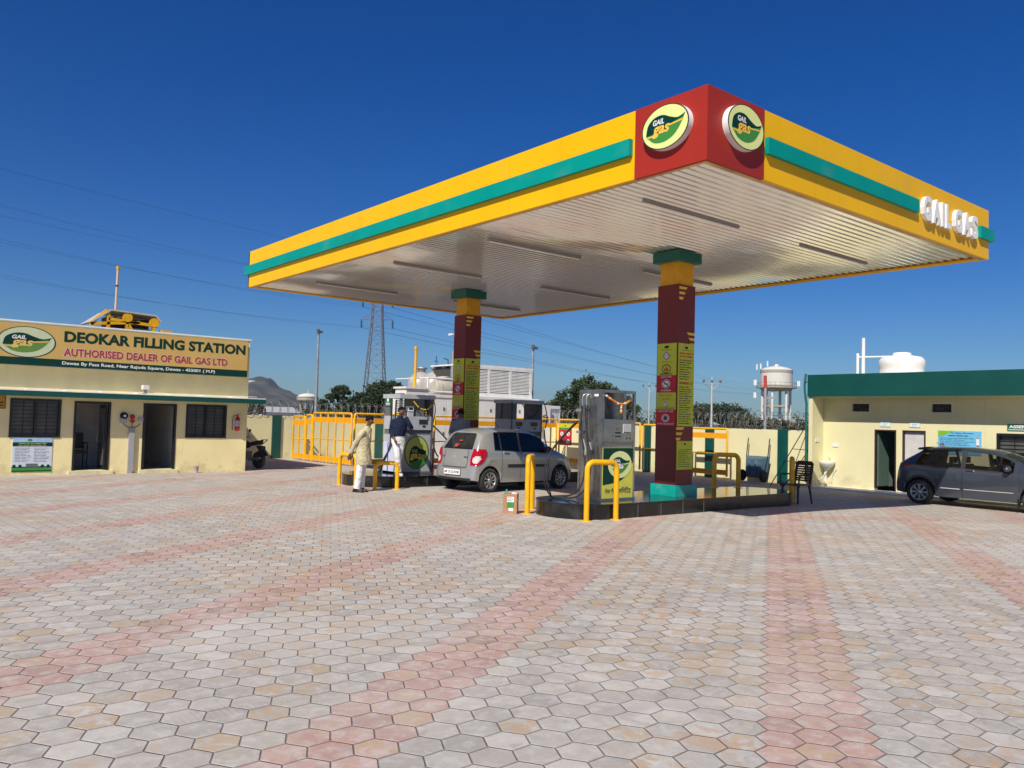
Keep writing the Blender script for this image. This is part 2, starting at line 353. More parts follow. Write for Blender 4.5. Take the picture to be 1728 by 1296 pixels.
    # within-tile mottling
    off2 = vm('ADD', tc.outputs['Object'], vm('SCALE', wn.outputs['Color'], sc_=9.0))
    mott = nz(11, 7, .3, off2, .62)
    c = mixc(ma('MULTIPLY', band(mott, .42, .68), .55), c, (.60, .575, .53))
    c = mixc(ma('MULTIPLY', band(nz(7, 6, .6, off2), .54, .70), .38), c, (.25, .24, .235))
    # sand: broad patches times clumps inside single tiles
    big = band(nz(.42, 4, .2), .44, .66); clump = band(nz(5.5, 6, 1.2), .475, .575)
    sand = ma('MULTIPLY', ma('MULTIPLY', clump, ma('ADD', ma('MULTIPLY', big, .9), .14)), .75)
    tilesand = ma('MULTIPLY', ma('GREATER_THAN', wn2.outputs[1], .90), band(nz(8, 5, 1.5, off2), .46, .54))
    c = mixc(ma('MAXIMUM', sand, ma('MULTIPLY', tilesand, .8)), c, (.47, .345, .22))
    # cement bloom
    c = mixc(ma('MULTIPLY', band(nz(.55, 6, .9), .50, .70), .42), c, (.60, .56, .51))
    c = mixc(ma('MULTIPLY', band(nz(.23, 6, .6), .47, .64), .28), c, (.52, .46, .38))
    # faint tyre marks: long streaks
    ms = N('ShaderNodeMapping'); ms.inputs['Rotation'].default_value = (0, 0, R(-52)); ms.inputs['Scale'].default_value = (.25, 3.2, 1); L.new(tc.outputs['Object'], ms.inputs[0])
    c = mixc(ma('MULTIPLY', band(nz(1.5, 5, .3, ms.outputs[0]), .60, .74), .22), c, (.22, .20, .19))
    # fine grain, scuffs and scattered dark specks
    c = mixc(ma('MULTIPLY', band(nz(85, 4, 0, None, .7), .50, .72), .28), c, (.24, .215, .19))
    c = mixc(ma('MULTIPLY', band(nz(38, 5, .6, off2, .7), .54, .70), .22), c, (.66, .63, .58))
    c = mixc(ma('MULTIPLY', band(nz(3.1, 8, 1.8, None, .6), .585, .64), ma('MULTIPLY', band(nz(.6, 3), .45, .6), .5)), c, (.52, .40, .27))
    vo_ = N('ShaderNodeTexVoronoi'); vo_.inputs['Scale'].default_value = 1.7; L.new(tc.outputs['Object'], vo_.inputs[0]); c = mixc(ma('MULTIPLY', ma('LESS_THAN', vo_.outputs['Distance'], .018), .85), c, (.05, .045, .04))
    # sand smeared across the blocks
    smear = band(nz(1.9, 7, 2.2, None, .55), .555, .60); where = band(nz(.33, 3, .3), .44, .60)
    c = mixc(ma('MULTIPLY', ma('MULTIPLY', smear, where), .78), c, (.475, .33, .225))
    c = mixc(ma('MULTIPLY', band(nz(4.5, 7, 1.4, None, .62), .56, .66), .30), c, (.50, .40, .30))
    # faint tyre tracks: pairs of arcs with tread
    sxy = N('ShaderNodeSeparateXYZ'); L.new(tc.outputs['Object'], sxy.inputs[0])
    tread = N('ShaderNodeTexWave'); tread.inputs['Scale'].default_value = 9; tread.inputs['Distortion'].default_value = 1.5; L.new(tc.outputs['Object'], tread.inputs[0])
    worn = band(nz(.8, 5, .5), .46, .62); tot = None
    for (ox, oy, rad) in ((2, 20, 15.6), (2, 20, 16.9), (26, -9, 21.5), (26, -9, 22.8), (-9, -4, 14.6)):
        dx = ma('SUBTRACT', sxy.outputs[0], ox); dy = ma('SUBTRACT', sxy.outputs[1], oy); dist = ma('SQRT', ma('ADD', ma('MULTIPLY', dx, dx), ma('MULTIPLY', dy, dy)))
        t_ = ma('SUBTRACT', 1, band(ma('ABSOLUTE', ma('SUBTRACT', dist, rad)), .05, .11)); tot = t_ if tot is None else ma('MAXIMUM', tot, t_)
    c = mixc(ma('MULTIPLY', ma('MULTIPLY', tot, worn), ma('ADD', ma('MULTIPLY', tread.outputs[0], .18), .14)), c, (.20, .18, .17))
    # joints
    jn = ma('ADD', ma('MULTIPLY', nz(2.3, 4), .030), .001)
    jd = ma('SUBTRACT', 1, band(edge, .010, .034))
    jd2 = N('ShaderNodeMapRange'); L.new(edge, jd2.inputs[0]); L.new(ma('MULTIPLY', jn, .6), jd2.inputs[1]); L.new(ma('ADD', jn, .012), jd2.inputs[2]); jd2.inputs[3].default_value = 1; jd2.inputs[4].default_value = 0
    fill = band(nz(1.1, 5, .5), .50, .68)
    jc = mixc(fill, (.11, .085, .065), (.36, .28, .20))
    jm = ma('ADD', ma('MULTIPLY', band(nz(.35, 4, .6), .42, .62), .38), .30)
    c = mixc(ma('MULTIPLY', jd2.outputs[0], jm), c, jc)
    L.new(c, b.inputs['Base Color'])
    b.inputs['Roughness'].default_value = .88; b.inputs['Specular IOR Level'].default_value = .22
    # height: tile edges, per tile tilt, grain
    tilt = vm('DOT_PRODUCT', gv, vm('SUBTRACT', wn.outputs['Color'], (.5, .5, .5)))
    hh = ma('ADD', ma('MULTIPLY', band(edge, .0, .042), .0085), ma('MULTIPLY', tilt, .010))
    hh = ma('ADD', hh, ma('MULTIPLY', wn2.outputs[2], .004)); hh = ma('ADD', hh, ma('MULTIPLY', mott, .0018))
    hh = ma('ADD', hh, ma('MULTIPLY', nz(120, 3), .0016))
    bn = N('ShaderNodeBump'); bn.inputs['Distance'].default_value = 1.0; bn.inputs['Strength'].default_value = .9; L.new(hh, bn.inputs['Height']); L.new(bn.outputs[0], b.inputs['Normal'])
    return M
PAV = paving()
# ------------------------------------------------ ground
g = MB(); n_ = 40
g.add([(-3000, -3000, -.14), (3500, -3000, -.14), (3500, 3500, -.14), (-3000, 3500, -.14)], [(0, 1, 2, 3)])
tag(g.build('ground', SOIL, local=True), kind='structure')
def gz(x):
    t = min(1, max(0, (x-13.5)/7)); return -.11*t*t*(3-2*t)
gx = [-14]+[13.5+.35*i for i in range(21)]+[22.2]; g = MB()      # the yard falls gently towards the utility building
g.add([(x, y, gz(x)) for x in gx for y in (-14, 28.2)], [(2*i, 2*i+2, 2*i+3, 2*i+1) for i in range(len(gx)-1)], 0, True)
tag(g.build('paved_yard', PAV, local=True, smooth=True), kind='structure')
# ------------------------------------------------ canopy
CX0, CX1, CY0, CY1, CZ0, CZ1 = 8.11, 16.7, 6.24, 20.95, 4.88, 5.817
def ribmat():
    M = bpy.data.materials.new('ribbed soffit sheet'); M.use_nodes = True; b = M.node_tree.nodes['Principled BSDF']
    b.inputs['Base Color'].default_value = (.93, .90, .83, 1); b.inputs['Metallic'].default_value = .62; b.inputs['Specular IOR Level'].default_value = .9; b.inputs['Roughness'].default_value = .15
    n = M.node_tree; tc = n.nodes.new('ShaderNodeTexCoord'); mp = n.nodes.new('ShaderNodeMapping'); mp.inputs['Scale'].default_value = (.5, 2.5, 1)
    nz = n.nodes.new('ShaderNodeTexNoise'); nz.inputs['Scale'].default_value = 1.2; bn = n.nodes.new('ShaderNodeBump'); bn.inputs['Strength'].default_value = .25; bn.inputs['Distance'].default_value = .04
    n.links.new(tc.outputs['Object'], mp.inputs[0]); n.links.new(mp.outputs[0], nz.inputs[0]); n.links.new(nz.outputs[0], bn.inputs['Height']); n.links.new(bn.outputs[0], b.inputs['Normal'])
    return M
SOF = ribmat()
can = root('fuel_station_canopy', ((CX0+CX1)/2, (CY0+CY1)/2, 0), 'large flat yellow, green and red canopy over the pump islands', 'canopy')
T = .05
FL = FX(CX0, CY0, 0); FR_ = FY(CX0, CY0, 0)        # left face: a = -(y-CY0) => use negative a
def lf(y): return -(y-CY0)
# fascia panels
for nm, f in (('fascia_panel', lambda b: b.box(CX0, CX0+T, 7.43, CY1, CZ0, CZ1)), ('fascia_panel', lambda b: b.box(9.32, CX1, CY0, CY0+T, CZ0, CZ1)),
              ('fascia_panel', lambda b: b.box(CX0, CX1, CY1-T, CY1+.0, CZ0, CZ1-.003)), ('fascia_panel', lambda b: b.box(CX1-T, CX1+.003, CY0+T, CY1-T, CZ0, CZ1))):
    b_ = MB(); f(b_); b_.build(nm, YEL, can)
b_ = MB(); b_.box(CX0-.006, CX0+T, CY0-.006, 7.428, CZ0-.004, CZ1+.004); b_.box(CX0+T, 9.318, CY0-.006, CY0+T, CZ0-.004, CZ1+.004)
b_.build('corner_panel', REDP, can)
# seams on panels
for y in [8.9+1.22*i for i in range(10)]: b_ = MB(); b_.rect(FL, lf(y)-.003, CZ0+.01, lf(y)+.003, CZ1-.01, .002); b_.build('panel_joint', mat('joint shade', (.60, .33, .0), .5, var=0), can)
for x in [10.6+1.22*i for i in range(5)]: b_ = MB(); b_.rect(FR_, x-CX0-.003, CZ0+.01, x-CX0+.003, CZ1-.01, .002); b_.build('panel_joint', mat('joint shade', (.60, .33, .0), .5, var=0), can)
# green band
for a in (((CX0-.07, CX0-.001, 7.47, CY1+.10, 5.20, 5.43),), ((9.34, 13.69, CY0-.065, CY0-.001, 5.22, 5.44),), ((16.2, CX1+.11, CY0-.065, CY0-.001, 5.22, 5.44), (CX1+.004, CX1+.11, CY0, CY1, 5.22, 5.44))):
    b_ = MB()
    for q in a: b_.box(*q)
    b_.build('fascia_band', GREEN2, can)
# roof sheet and soffit
b_ = MB(); b_.box(CX0+T, CX1-T, CY0+T, CY1-T, CZ1-.12, CZ1-.06); b_.build('roof_sheet', GALV, can)
b_ = MB(); y = CY0+T+.01; pr = []
while y < CY1-.2:
    pr += [(y, .07), (y+.075, .07), (y+.10, .04), (y+.125, .04), (y+.15, .07)]; y += .15
vs = [(x, yy, CZ0+zz) for x in (CX0+T, CX1-T) for yy, zz in pr]; N_ = len(pr)
b_.add(vs, [(i, i+1, N_+i+1, N_+i) for i in range(N_-1)]); b_.build('ribbed_soffit', SOF, can)
b_ = MB()  # return lip under the fascia
b_.box(CX0+T, CX0+T+.09, CY0+T, CY1-T, CZ0+.004, CZ0+.02, 0); b_.box(CX0+T+.09, CX1-T, CY0+T, CY0+T+.09, CZ0+.004, CZ0+.02, 0)
b_.build('fascia_lip', mat('lip cream', (.62, .42, .18), .6, var=.2, scale=2), can)
b_ = MB(); b_.box(CX0+.14, CX1-.05, CY1-.14, CY1-T, CZ0+.004, CZ0+.03); b_.box(CX1-.15, CX1-T, CY0+.14, CY1-.14, CZ0+.004, CZ0+.03); b_.build('fascia_lip', YEL, can)
# tube lights
for y in (8.06, 11.8, 15.1, 18.8):
    for x0, x1 in ((9.0, 11.35), (13.2, 15.6)):
        b_ = MB(); b_.box(x0, x1, y-.022, y+.022, CZ0-.012, CZ0+.035, 0); b_.tube([(x0+.04, y, CZ0-.028), (x1-.04, y, CZ0-.028)], .013, 8, 1)
        b_.build('tube_light', [mat('light batten', (.30, .28, .28), .5, var=.03), WHITE2], can)
# emblem signs
for F, ca in ((FL, lf(6.84)), (FR_, .68)):
    b_ = MB(); b_.lathe([(.39, 0), (.39, .09)], F.p(ca, 5.42, .0), F.n, 48, 5); emblem(b_, F, ca, 5.42, .39, .39, .092)
    # squash to oval
    vs = []
    for v in b_.v: vs.append((v[0], v[1], 5.42+(v[2]-5.42)*.74) if True else v)
    b_.v = vs; b_.build('emblem_sign', EMB+[WHITE2], can)
b_ = MB()
for i, (ch, a, wd) in enumerate([('G', 0, .29), ('A', .345, .30), ('I', .70, .09), ('L', .86, .19), ('G', 1.22, .29), ('A', 1.565, .30), ('S', 1.92, .27)]):
    b_ = MB(); b_.text(FR_, ch, 13.84-CX0+a, 5.14, wd, .42, .075, 0, .045, 0, .07); b_.build('raised_letter', WHITE2, can)
# columns
def column(x, y, bits):
    c = root('column', (x, y, .25), None, None); c.parent = can; c.location = (x-can.location.x, y-can.location.y, .25)
    w_ = .5; P_ = lambda: MB()
    b = P_(); b.box(x, x+w_, y, y+w_, .45, 4.26, 0); b.build('shaft', MAROON, c)
    b = P_(); b.box(x-.07, x+w_+.07, y-.07, y+w_+.07, .25, .46); b.build('column_base', TEAL, c)
    b = P_(); b.box(x+.03, x+w_-.03, y+.03, y+w_-.03, 4.26, 4.72); b.build('upper_shaft', mat('column yellow', (.75, .36, .0), .45), c)
    b = P_(); b.box(x-.08, x+w_+.08, y-.08, y+w_+.08, 4.70, 4.90); b.build('cap', mat('cap green', (.0, .12, .09), .45), c)
    G = FY(x, y, 0); H = FX(x, y+w_, 0)
    b = P_()
    for F, z0 in ((G, 4.22), (G, 3.36), (G, 1.55)):
        for i in range(3):
            zt = z0-i*.10; a0 = {4.22: .02, 3.36: .26, 1.55: .0}[z0]
            b = P_()
            if z0 == 3.36: b.poly(F, [(a0+i*.05, zt), (a0+.06+i*.05, zt-.05), (.495, zt-.05), (.495, zt)], .003)
            else: b.poly(F, [(a0, zt), (a0, zt-.05), (a0+.20-i*.05, zt-.05), (a0+.24-i*.05, zt)], .003)
            b.build('chevron_stripe', EYEL, c)
    mats = [SYEL, INK, SRED, WHITE2, mat('poster orange', (.55, .12, .01), .6, var=0), KGREEN, LGREEN, mat('poster purple', (.2, .12, .35), .6, var=0)]
    b = P_(); b.fbox(G, .02, 1.57, .485, 3.14, 0, .012, 0); k = .015
    b.ell(G, .25, 3.06, .05, .025, k, 5, 16); b.rect(G, .13, 3.005, .38, 3.012, k, 1)
    b.lines(G, .05, 2.86, .46, 2.98, 2, k, 4, .55, .1, 3); b.lines(G, .05, 2.44, .46, 2.84, 9, k, 1, .4, .4, 4)
    b.lines(G, .05, 2.34, .46, 2.43, 1, k, 4, .5, .1, 5); b.lines(G, .05, 1.60, .46, 2.33, 17, k, 1, .38, .4, 6)
    b.build('rules_poster', mats, c)
    b = P_(); b.fbox(G, .02, .75, .485, 1.29, 0, .012, 0); b.ell(G, .25, 1.23, .035, .018, k, 5, 12); b.rect(G, .08, 1.12, .44, 1.128, k, 1); b.lines(G, .06, .79, .42, 1.11, 9, k, 1, .3, .45, 9)
    b.build('notice_poster', mats, c)
    b = P_(); b.fbox(H, .02, 2.53, .485, 3.14, 0, .012, 0); b.fbox(H, .02, 2.20, .485, 2.53, 0, .012, 2); b.fbox(H, .02, 1.88, .485, 2.20, 0, .012, 0); b.fbox(H, .02, 1.57, .485, 1.88, 0, .012, 2)
    b.ell(H, .25, 3.07, .06, .026, k, 5, 16); b.rect(H, .12, 3.01, .38, 3.018, k, 1)
    b.poly(H, [(.25, 2.98), (.35, 2.90), (.25, 2.82), (.15, 2.90)], k, 7); b.poly(H, [(.25, 2.955), (.32, 2.90), (.25, 2.845), (.18, 2.90)], k+.002, 3); b.text(H, 'CNG', .20, 2.885, .10, .035, k+.004, 7, .02)
    b.text(H, 'ज्वलनशील गैस', .12, 2.76, .27, .045, k, 4, .0)
    b.ring(H, .25, 2.65, .11, .09, .018, k, 1); b.poly(H, [(.21, 2.60), (.19, 2.64), (.22, 2.68), (.235, 2.65), (.25, 2.72), (.27, 2.66), (.285, 2.68), (.31, 2.63), (.29, 2.60)], k+.002, 4)
    b.lines(H, .10, 2.54, .40, 2.57, 1, k, 1, .7, .02, 12)
    b.text(H, 'धूम्रपान निषेध', .12, 2.475, .26, .04, k, 3, .0)
    b.ell(H, .25, 2.365, .105, .085, k, 3, 28); b.ring(H, .25, 2.365, .095, .077, .014, k+.002, 1, 28); b.poly(H, [(.17, 2.42), (.19, 2.43), (.33, 2.31), (.31, 2.30)], k+.003, 1); b.rect(H, .20, 2.355, .31, 2.372, k+.003, 1)
    b.text(H, 'NO SMOKING', .13, 2.225, .24, .03, k, 3, .02)
    b.text(H, 'कृपया मोबाईल', .09, 2.12, .32, .05, k, 4, .0); b.text(H, 'बंद रखें', .17, 2.055, .16, .045, k, 4, .0)
    b.ell(H, .25, 1.98, .055, .045, k, 7, 24); b.ell(H, .25, 1.98, .045, .036, k+.002, 3, 24); b.poly(H, [(.225, 2.005), (.24, 2.01), (.275, 1.955), (.26, 1.95)], k+.004, 1)
    b.text(H, 'SWITCH OFF MOBILE PHONE', .05, 1.893, .40, .022, k, 1, .02)
    b.text(H, 'अग्नि का प्रयोग वर्जित', .06, 1.82, .38, .045, k, 3, .0)
    b.ell(H, .25, 1.715, .095, .075, k, 3, 28); b.ring(H, .25, 1.715, .08, .062, .012, k+.002, 2, 28); b.poly(H, [(.21, 1.68), (.20, 1.73), (.24, 1.76), (.30, 1.74), (.29, 1.68)], k+.002, 1)
    b.text(H, 'NO OPEN FLAMES AND LIGHTS', .05, 1.59, .40, .03, k, 3, .01)
    b.build('warning_poster', mats, c)
column(12.15, 9.95, 0); column(12.25, 16.9, 0)
# ------------------------------------------------ pump islands
def island(x0, x1, y0, y1, label):
    r = root('pump_island', ((x0+x1)/2, (y0+y1)/2, 0), label, 'island', 'kerbed pump islands')
    rr = (y1-y0)/2; cy = (y0+y1)/2
    out = [(x0+rr-rr*sin(pi*k/20), cy+rr*cos(pi*k/20)) for k in range(21)]+[(x1-rr+rr*sin(pi*k/20), cy-rr*cos(pi*k/20)) for k in range(21)]
    F = Fr((0, 0, 0), (1, 0, 0), (0, 1, 0)); b = MB(); b.prism(F, out, -.12, .238); b.build('side_cladding', mat('polished black tiles', (.009, .009, .01), .22, var=.3, scale=2, dirt=((.16, .15, .13), 3, .22)), r)
    o2 = [(cx_+(cx_-(x0+x1)/2)*.002, cy+(yy-cy)*1.02) for cx_, yy in out]; b = MB(); b.prism(F, o2, .239, .255); b.build('granite_top', GRANITE, r)
    b = MB()
    for k in range(int((x1-x0-2*rr)/.6)+1):
        x = x0+rr+k*.6; b.box(x-.003, x+.003, y0-.0035, y0, -.1, .235)
    b.build('tile_joint', mat('joint grey', (.18, .18, .18), .8, var=0), r); return r
island(9.22, 15.85, 9.47, 11.02, 'kerbed black granite pump island nearest the camera, under the stainless dispenser')
island(9.05, 16.2, 15.98, 17.9, 'kerbed black granite pump island behind the silver hatchback')
# ------------------------------------------------ bollards
def hoop(p, q, h, r, label, mt=GYEL, base=0):
    p = V((*p, base)); q = V((*q, base)); d = (q-p).normalized(); k = .12
    pts = [p, p+V((0, 0, h-k))]
    for i in range(1, 6): a = i*pi/10; pts.append(p+d*(k-k*cos(a))+V((0, 0, h-k+k*sin(a))))
    for i in range(1, 6): a = pi/2-i*pi/10; pts.append(q-d*(k-k*cos(a))+V((0, 0, h-k+k*sin(a)))) if i else None
    pts.append(q); b = MB(); b.tube(pts, r, 14)
    for e in (p, q): b.lathe([(r+.05, 0), (r+.05, .01), (r, .012)], e, n=14)
    return tag(b.build('guard_hoop', mt), label, 'guard rail', 'yellow tube hoops guarding the islands')
hoop((9.40, 9.50), (9.98, 9.40), .95, .045, 'yellow tube hoop in front of the stainless dispenser')
hoop((9.18, 10.72), (9.72, 11.22), .97, .045, 'yellow tube hoop beside the cardboard box')
hoop((14.72, 10.98), (15.22, 10.72), .72, .05, 'shaded yellow hoop standing on the near island top behind the maroon column', base=.25)
hoop((15.95, 9.86), (16.50, 10.22), .92, .05, 'shaded yellow hoop seen edge-on next to the maroon plastic chair')
hoop((9.02, 17.25), (9.12, 16.65), .70, .045, 'yellow hoop behind the man in cream shirt')
hoop((9.10, 15.75), (9.58, 15.62), .58, .045, 'yellow hoop in front of the dispenser with the oval emblem')
hoop((15.75, 16.0), (16.35, 16.3), .66, .045, 'dark shaded hoop beyond the bonnet of the silver hatchback', MATS['guard yellow'])
# ------------------------------------------------ dispensers
SCREEN = mat('dark screen', (.02, .025, .03), .15, var=0)
GARL = mat('marigold orange', (.80, .22, .0), .8, var=.1, scale=60)
GARW = mat('garland white', (.75, .72, .62), .8, var=.1)
def hose(pts, r=.014, mt=RUBBER, parent=None, nm='hose'):
    b = MB(); b.tube(spline(pts, 7), r, 8); return b.build(nm, mt, parent)
def garland(pts, drop, label, n=30, r=.022, droplen=.16, mts=None):
    b = MB(); P_ = spline(pts, 10)
    for i, p in enumerate(P_):
        b.lathe([(0, -r), (r*.8, -r*.6), (r, 0), (r*.8, r*.6), (0, r)], p, (0, 0, 1), 7, 1 if i % 9 in (0, 1) else 0, False)
    for k in range(int(droplen/.028)):
        b.lathe([(0, -r), (r*.8, -r*.6), (r*.9, 0), (r*.8, r*.6), (0, r)], V(drop)-V((0, 0, k*.03)), (0, 0, 1), 7, 0 if k % 3 == 2 or k > 3 else 1, False)
    return tag(b.build('flower_garland', mts or [GARL, GARW]), label, 'garland', 'flower garlands on the dispensers')
def disp_main():
    x0, x1, y0, y1, zb, zt = 10.15, 11.0, 9.93, 10.50, .255, 2.17
    r = root('gas_dispenser', ((x0+x1)/2, (y0+y1)/2, zb), 'stainless steel gas dispenser with green and yellow front poster on the nearest island', 'dispenser')
    P_ = MB; F = FY(x0, y0, 0); H = FX(x0, y1, 0); W_ = x1-x0; D_ = y1-y0
    b = P_(); b.box(x0+.012, x1-.012, y0+.012, y1-.012, zb+.03, 1.66); b.build('lower_cabinet', STEEL, r)
    b = P_(); b.box(x0-.01, x1+.01, y0-.01, y1+.01, zb, zb+.035); b.build('plinth', STEEL, r)
    b = P_()
    for x in (x0, x1-.05):
        for y in (y0, y1-.04): b.box(x, x+.05, y, y+.04, zb+.035, zt-.05)
    b.box(x0, x1, y0, y1, zt-.05, zt); b.build('corner_frame', STEEL, r)
    # left end housing, full height
    b = P_(); b.box(x0+.012, x0+.10, y0+.04, y1-.04, 1.66, zt-.05); b.fbox(H, .04, 1.56, D_-.04, 1.585, -.005, .006); b.build('end_panel', STEEL, r)
    b = P_(); b.box(x1-.28, x1-.20, y0+.04, y1-.04, 1.66, zt-.05); b.box(x0+.30, x1-.28, y1-.06, y1-.04, 1.66, zt-.05); b.build('upper_panel', STEEL, r)
    b = P_(); b.fbox(F, .03, 1.28, W_-.03, 1.655, -.015, .01, 0); b.rect(F, .32, 1.41, .46, 1.44, .013, 1); b.rect(F, .32, 1.35, .46, 1.375, .013, 1); b.rect(F, .24, 1.36, .27, 1.38, .013, 1)
    b.fbox(F, .52, 1.42, .72, 1.58, .01, .02, 3)
    for i in range(4):
        for j in range(4): b.rect(F, .53+i*.047, 1.445+j*.032, .568+i*.047, 1.468+j*.032, .022, 2)
    b.rect(F, .53, 1.425, .71, 1.44, .022, 1); b.text(F, 'LT', .34, 1.47, .07, .04, .013, 1, .02)
    for a in (.62, .70): b.lathe([(.018, 0), (.018, .006)], F.p(a, 1.33, .01), F.n, 10, 1)
    b.build('control_panel', [STEEL, SCREEN, GREYP, ALU], r)
    b = P_(); b.fbox(F, .05, 1.21, W_-.05, 1.265, -.012, .012, 0); b.build('drawer', mat('brushed trim', (.30, .30, .29), .4, metal=1), r)
    # front poster
    b = P_(); fy = lambda z: z; b.fbox(F, .035, .29, W_-.05, 1.165, -.01, .006, 0)
    sw = [(.04, 1.16), (W_-.055, 1.16), (W_-.055, .92)]+curve2([(W_-.055, .92), (.66, .72), (.45, .58), (.04, .52)], 6)
    b.poly(F, sw, .009, 1); b.ell(F, .46, .87, .30, .235, .012, 2, 48)
    f = lambda pts: [(.46+a*.30, .87+c_*.235) for a, c_ in pts]
    b.poly(F, f(curve2([(-.72, -.1), (-.62, .3), (-.35, .52), (0, .55), (.35, .36), (.6, .28), (.85, .34)])+[(.72, .1), (.2, .06), (.1, -.2)]), .014, 1)
    b.poly(F, f(curve2([(.80, .2), (.5, -.3), (.1, -.62), (-.3, -.6), (-.66, -.3)])+[(-.2, -.24), (.1, -.2), (.2, .04)]), .016, 3)
    b.poly(F, f([(.16, .04), (.78, .12), (.74, .05), (.16, -.03)]), .018, 2); b.text(F, 'GAIL', .46-.14, .87+.04, .15, .055, .018, 4, .03); b.text(F, 'gas', .46-.14, .87-.11, .23, .13, .018, 4, .03, .2)
    b.text(F, 'गेल गैस', .10, .37, .28, .095, .01, 5, .01); b.text(F, 'लिमिटेड', .45, .37, .30, .11, .01, 5, .01)
    b.build('front_poster', [mat('poster yellow', (.62, .60, .08), .35, var=.02), KGREEN, mat('poster pale', (.68, .74, .32), .35, var=.02), LGREEN, WHITE2, INK], r)
    # hose fittings on the end
    CHR = mat('chromed fitting', (.5, .5, .48), .35, metal=.8)
    for a in (.20, .30):
        b = P_(); b.tube(spline([H.p(a, 2.02, 0), H.p(a, 2.08, .03), H.p(a-.02, 2.07, .07), H.p(a-.03, 2.0, .09), H.p(a-.02, 1.88, .09)], 5), .014, 8); b.build('swan_neck', CHR, r)
    b = P_(); b.tube(spline([H.p(.20, 1.30, .08), H.p(.24, 1.18, .07), H.p(.27, 1.06, .07)], 5), .022, 8); b.lathe([(.03, 0), (.035, .04), (.03, .09)], H.p(.27, 1.02, .08), (0, 0, 1), 10); b.build('nozzle', CHR, r)
    b = P_(); b.tube(spline([H.p(.36, 1.25, .08), H.p(.40, 1.12, .07)], 4), .018, 8); b.build('nozzle', CHR, r)
    for q in ((.02, 1.78, .16, 1.83, 0, .10), (.02, 1.40, .12, 1.44, 0, .08)): b = P_(); b.fbox(H, *q); b.build('hose_bracket', CHR, r)
    b = P_(); b.rect(H, .38, 2.05, .48, 2.09, .004, 0); b.build('rating_plate', WHITE2, r)
    hose([H.p(.17, 1.9, .09), H.p(.16, 1.5, .1), H.p(.22, 1.2, .10), H.p(.30, .8, .12), H.p(.26, .45, .2), H.p(.05, .30, .32), H.p(-.18, .29, .45), (9.62, 10.62, .34), (9.52, 10.62, .62), (9.64, 10.66, 1.05), (9.98, 10.62, 1.42), H.p(.04, 1.62, .06)], parent=r)
    hose([H.p(.30, 1.9, .09), H.p(.31, 1.45, .1), H.p(.38, 1.1, .08), H.p(.42, .8, .10), H.p(.38, .5, .14), H.p(.22, .30, .25), H.p(-.02, .28, .42), (9.72, 10.74, .30), (9.58, 10.74, .55), (9.66, 10.76, .95), (9.98, 10.70, 1.34), H.p(.0, 1.58, .05)], parent=r)
    hose([H.p(.24, 1.9, .09), H.p(.25, 1.5, .07), H.p(.33, .9, .06), H.p(.33, .35, .05)], .010, parent=r)
    garland([F.p(.07, 2.06, .03), F.p(.14, 2.02, .04), F.p(.36, 1.93, .05), F.p(.55, 1.95, .05), F.p(.68, 2.02, .04)], F.p(.42, 1.90, .05), 'orange garland strung across the stainless dispenser window', droplen=.15)
disp_main()
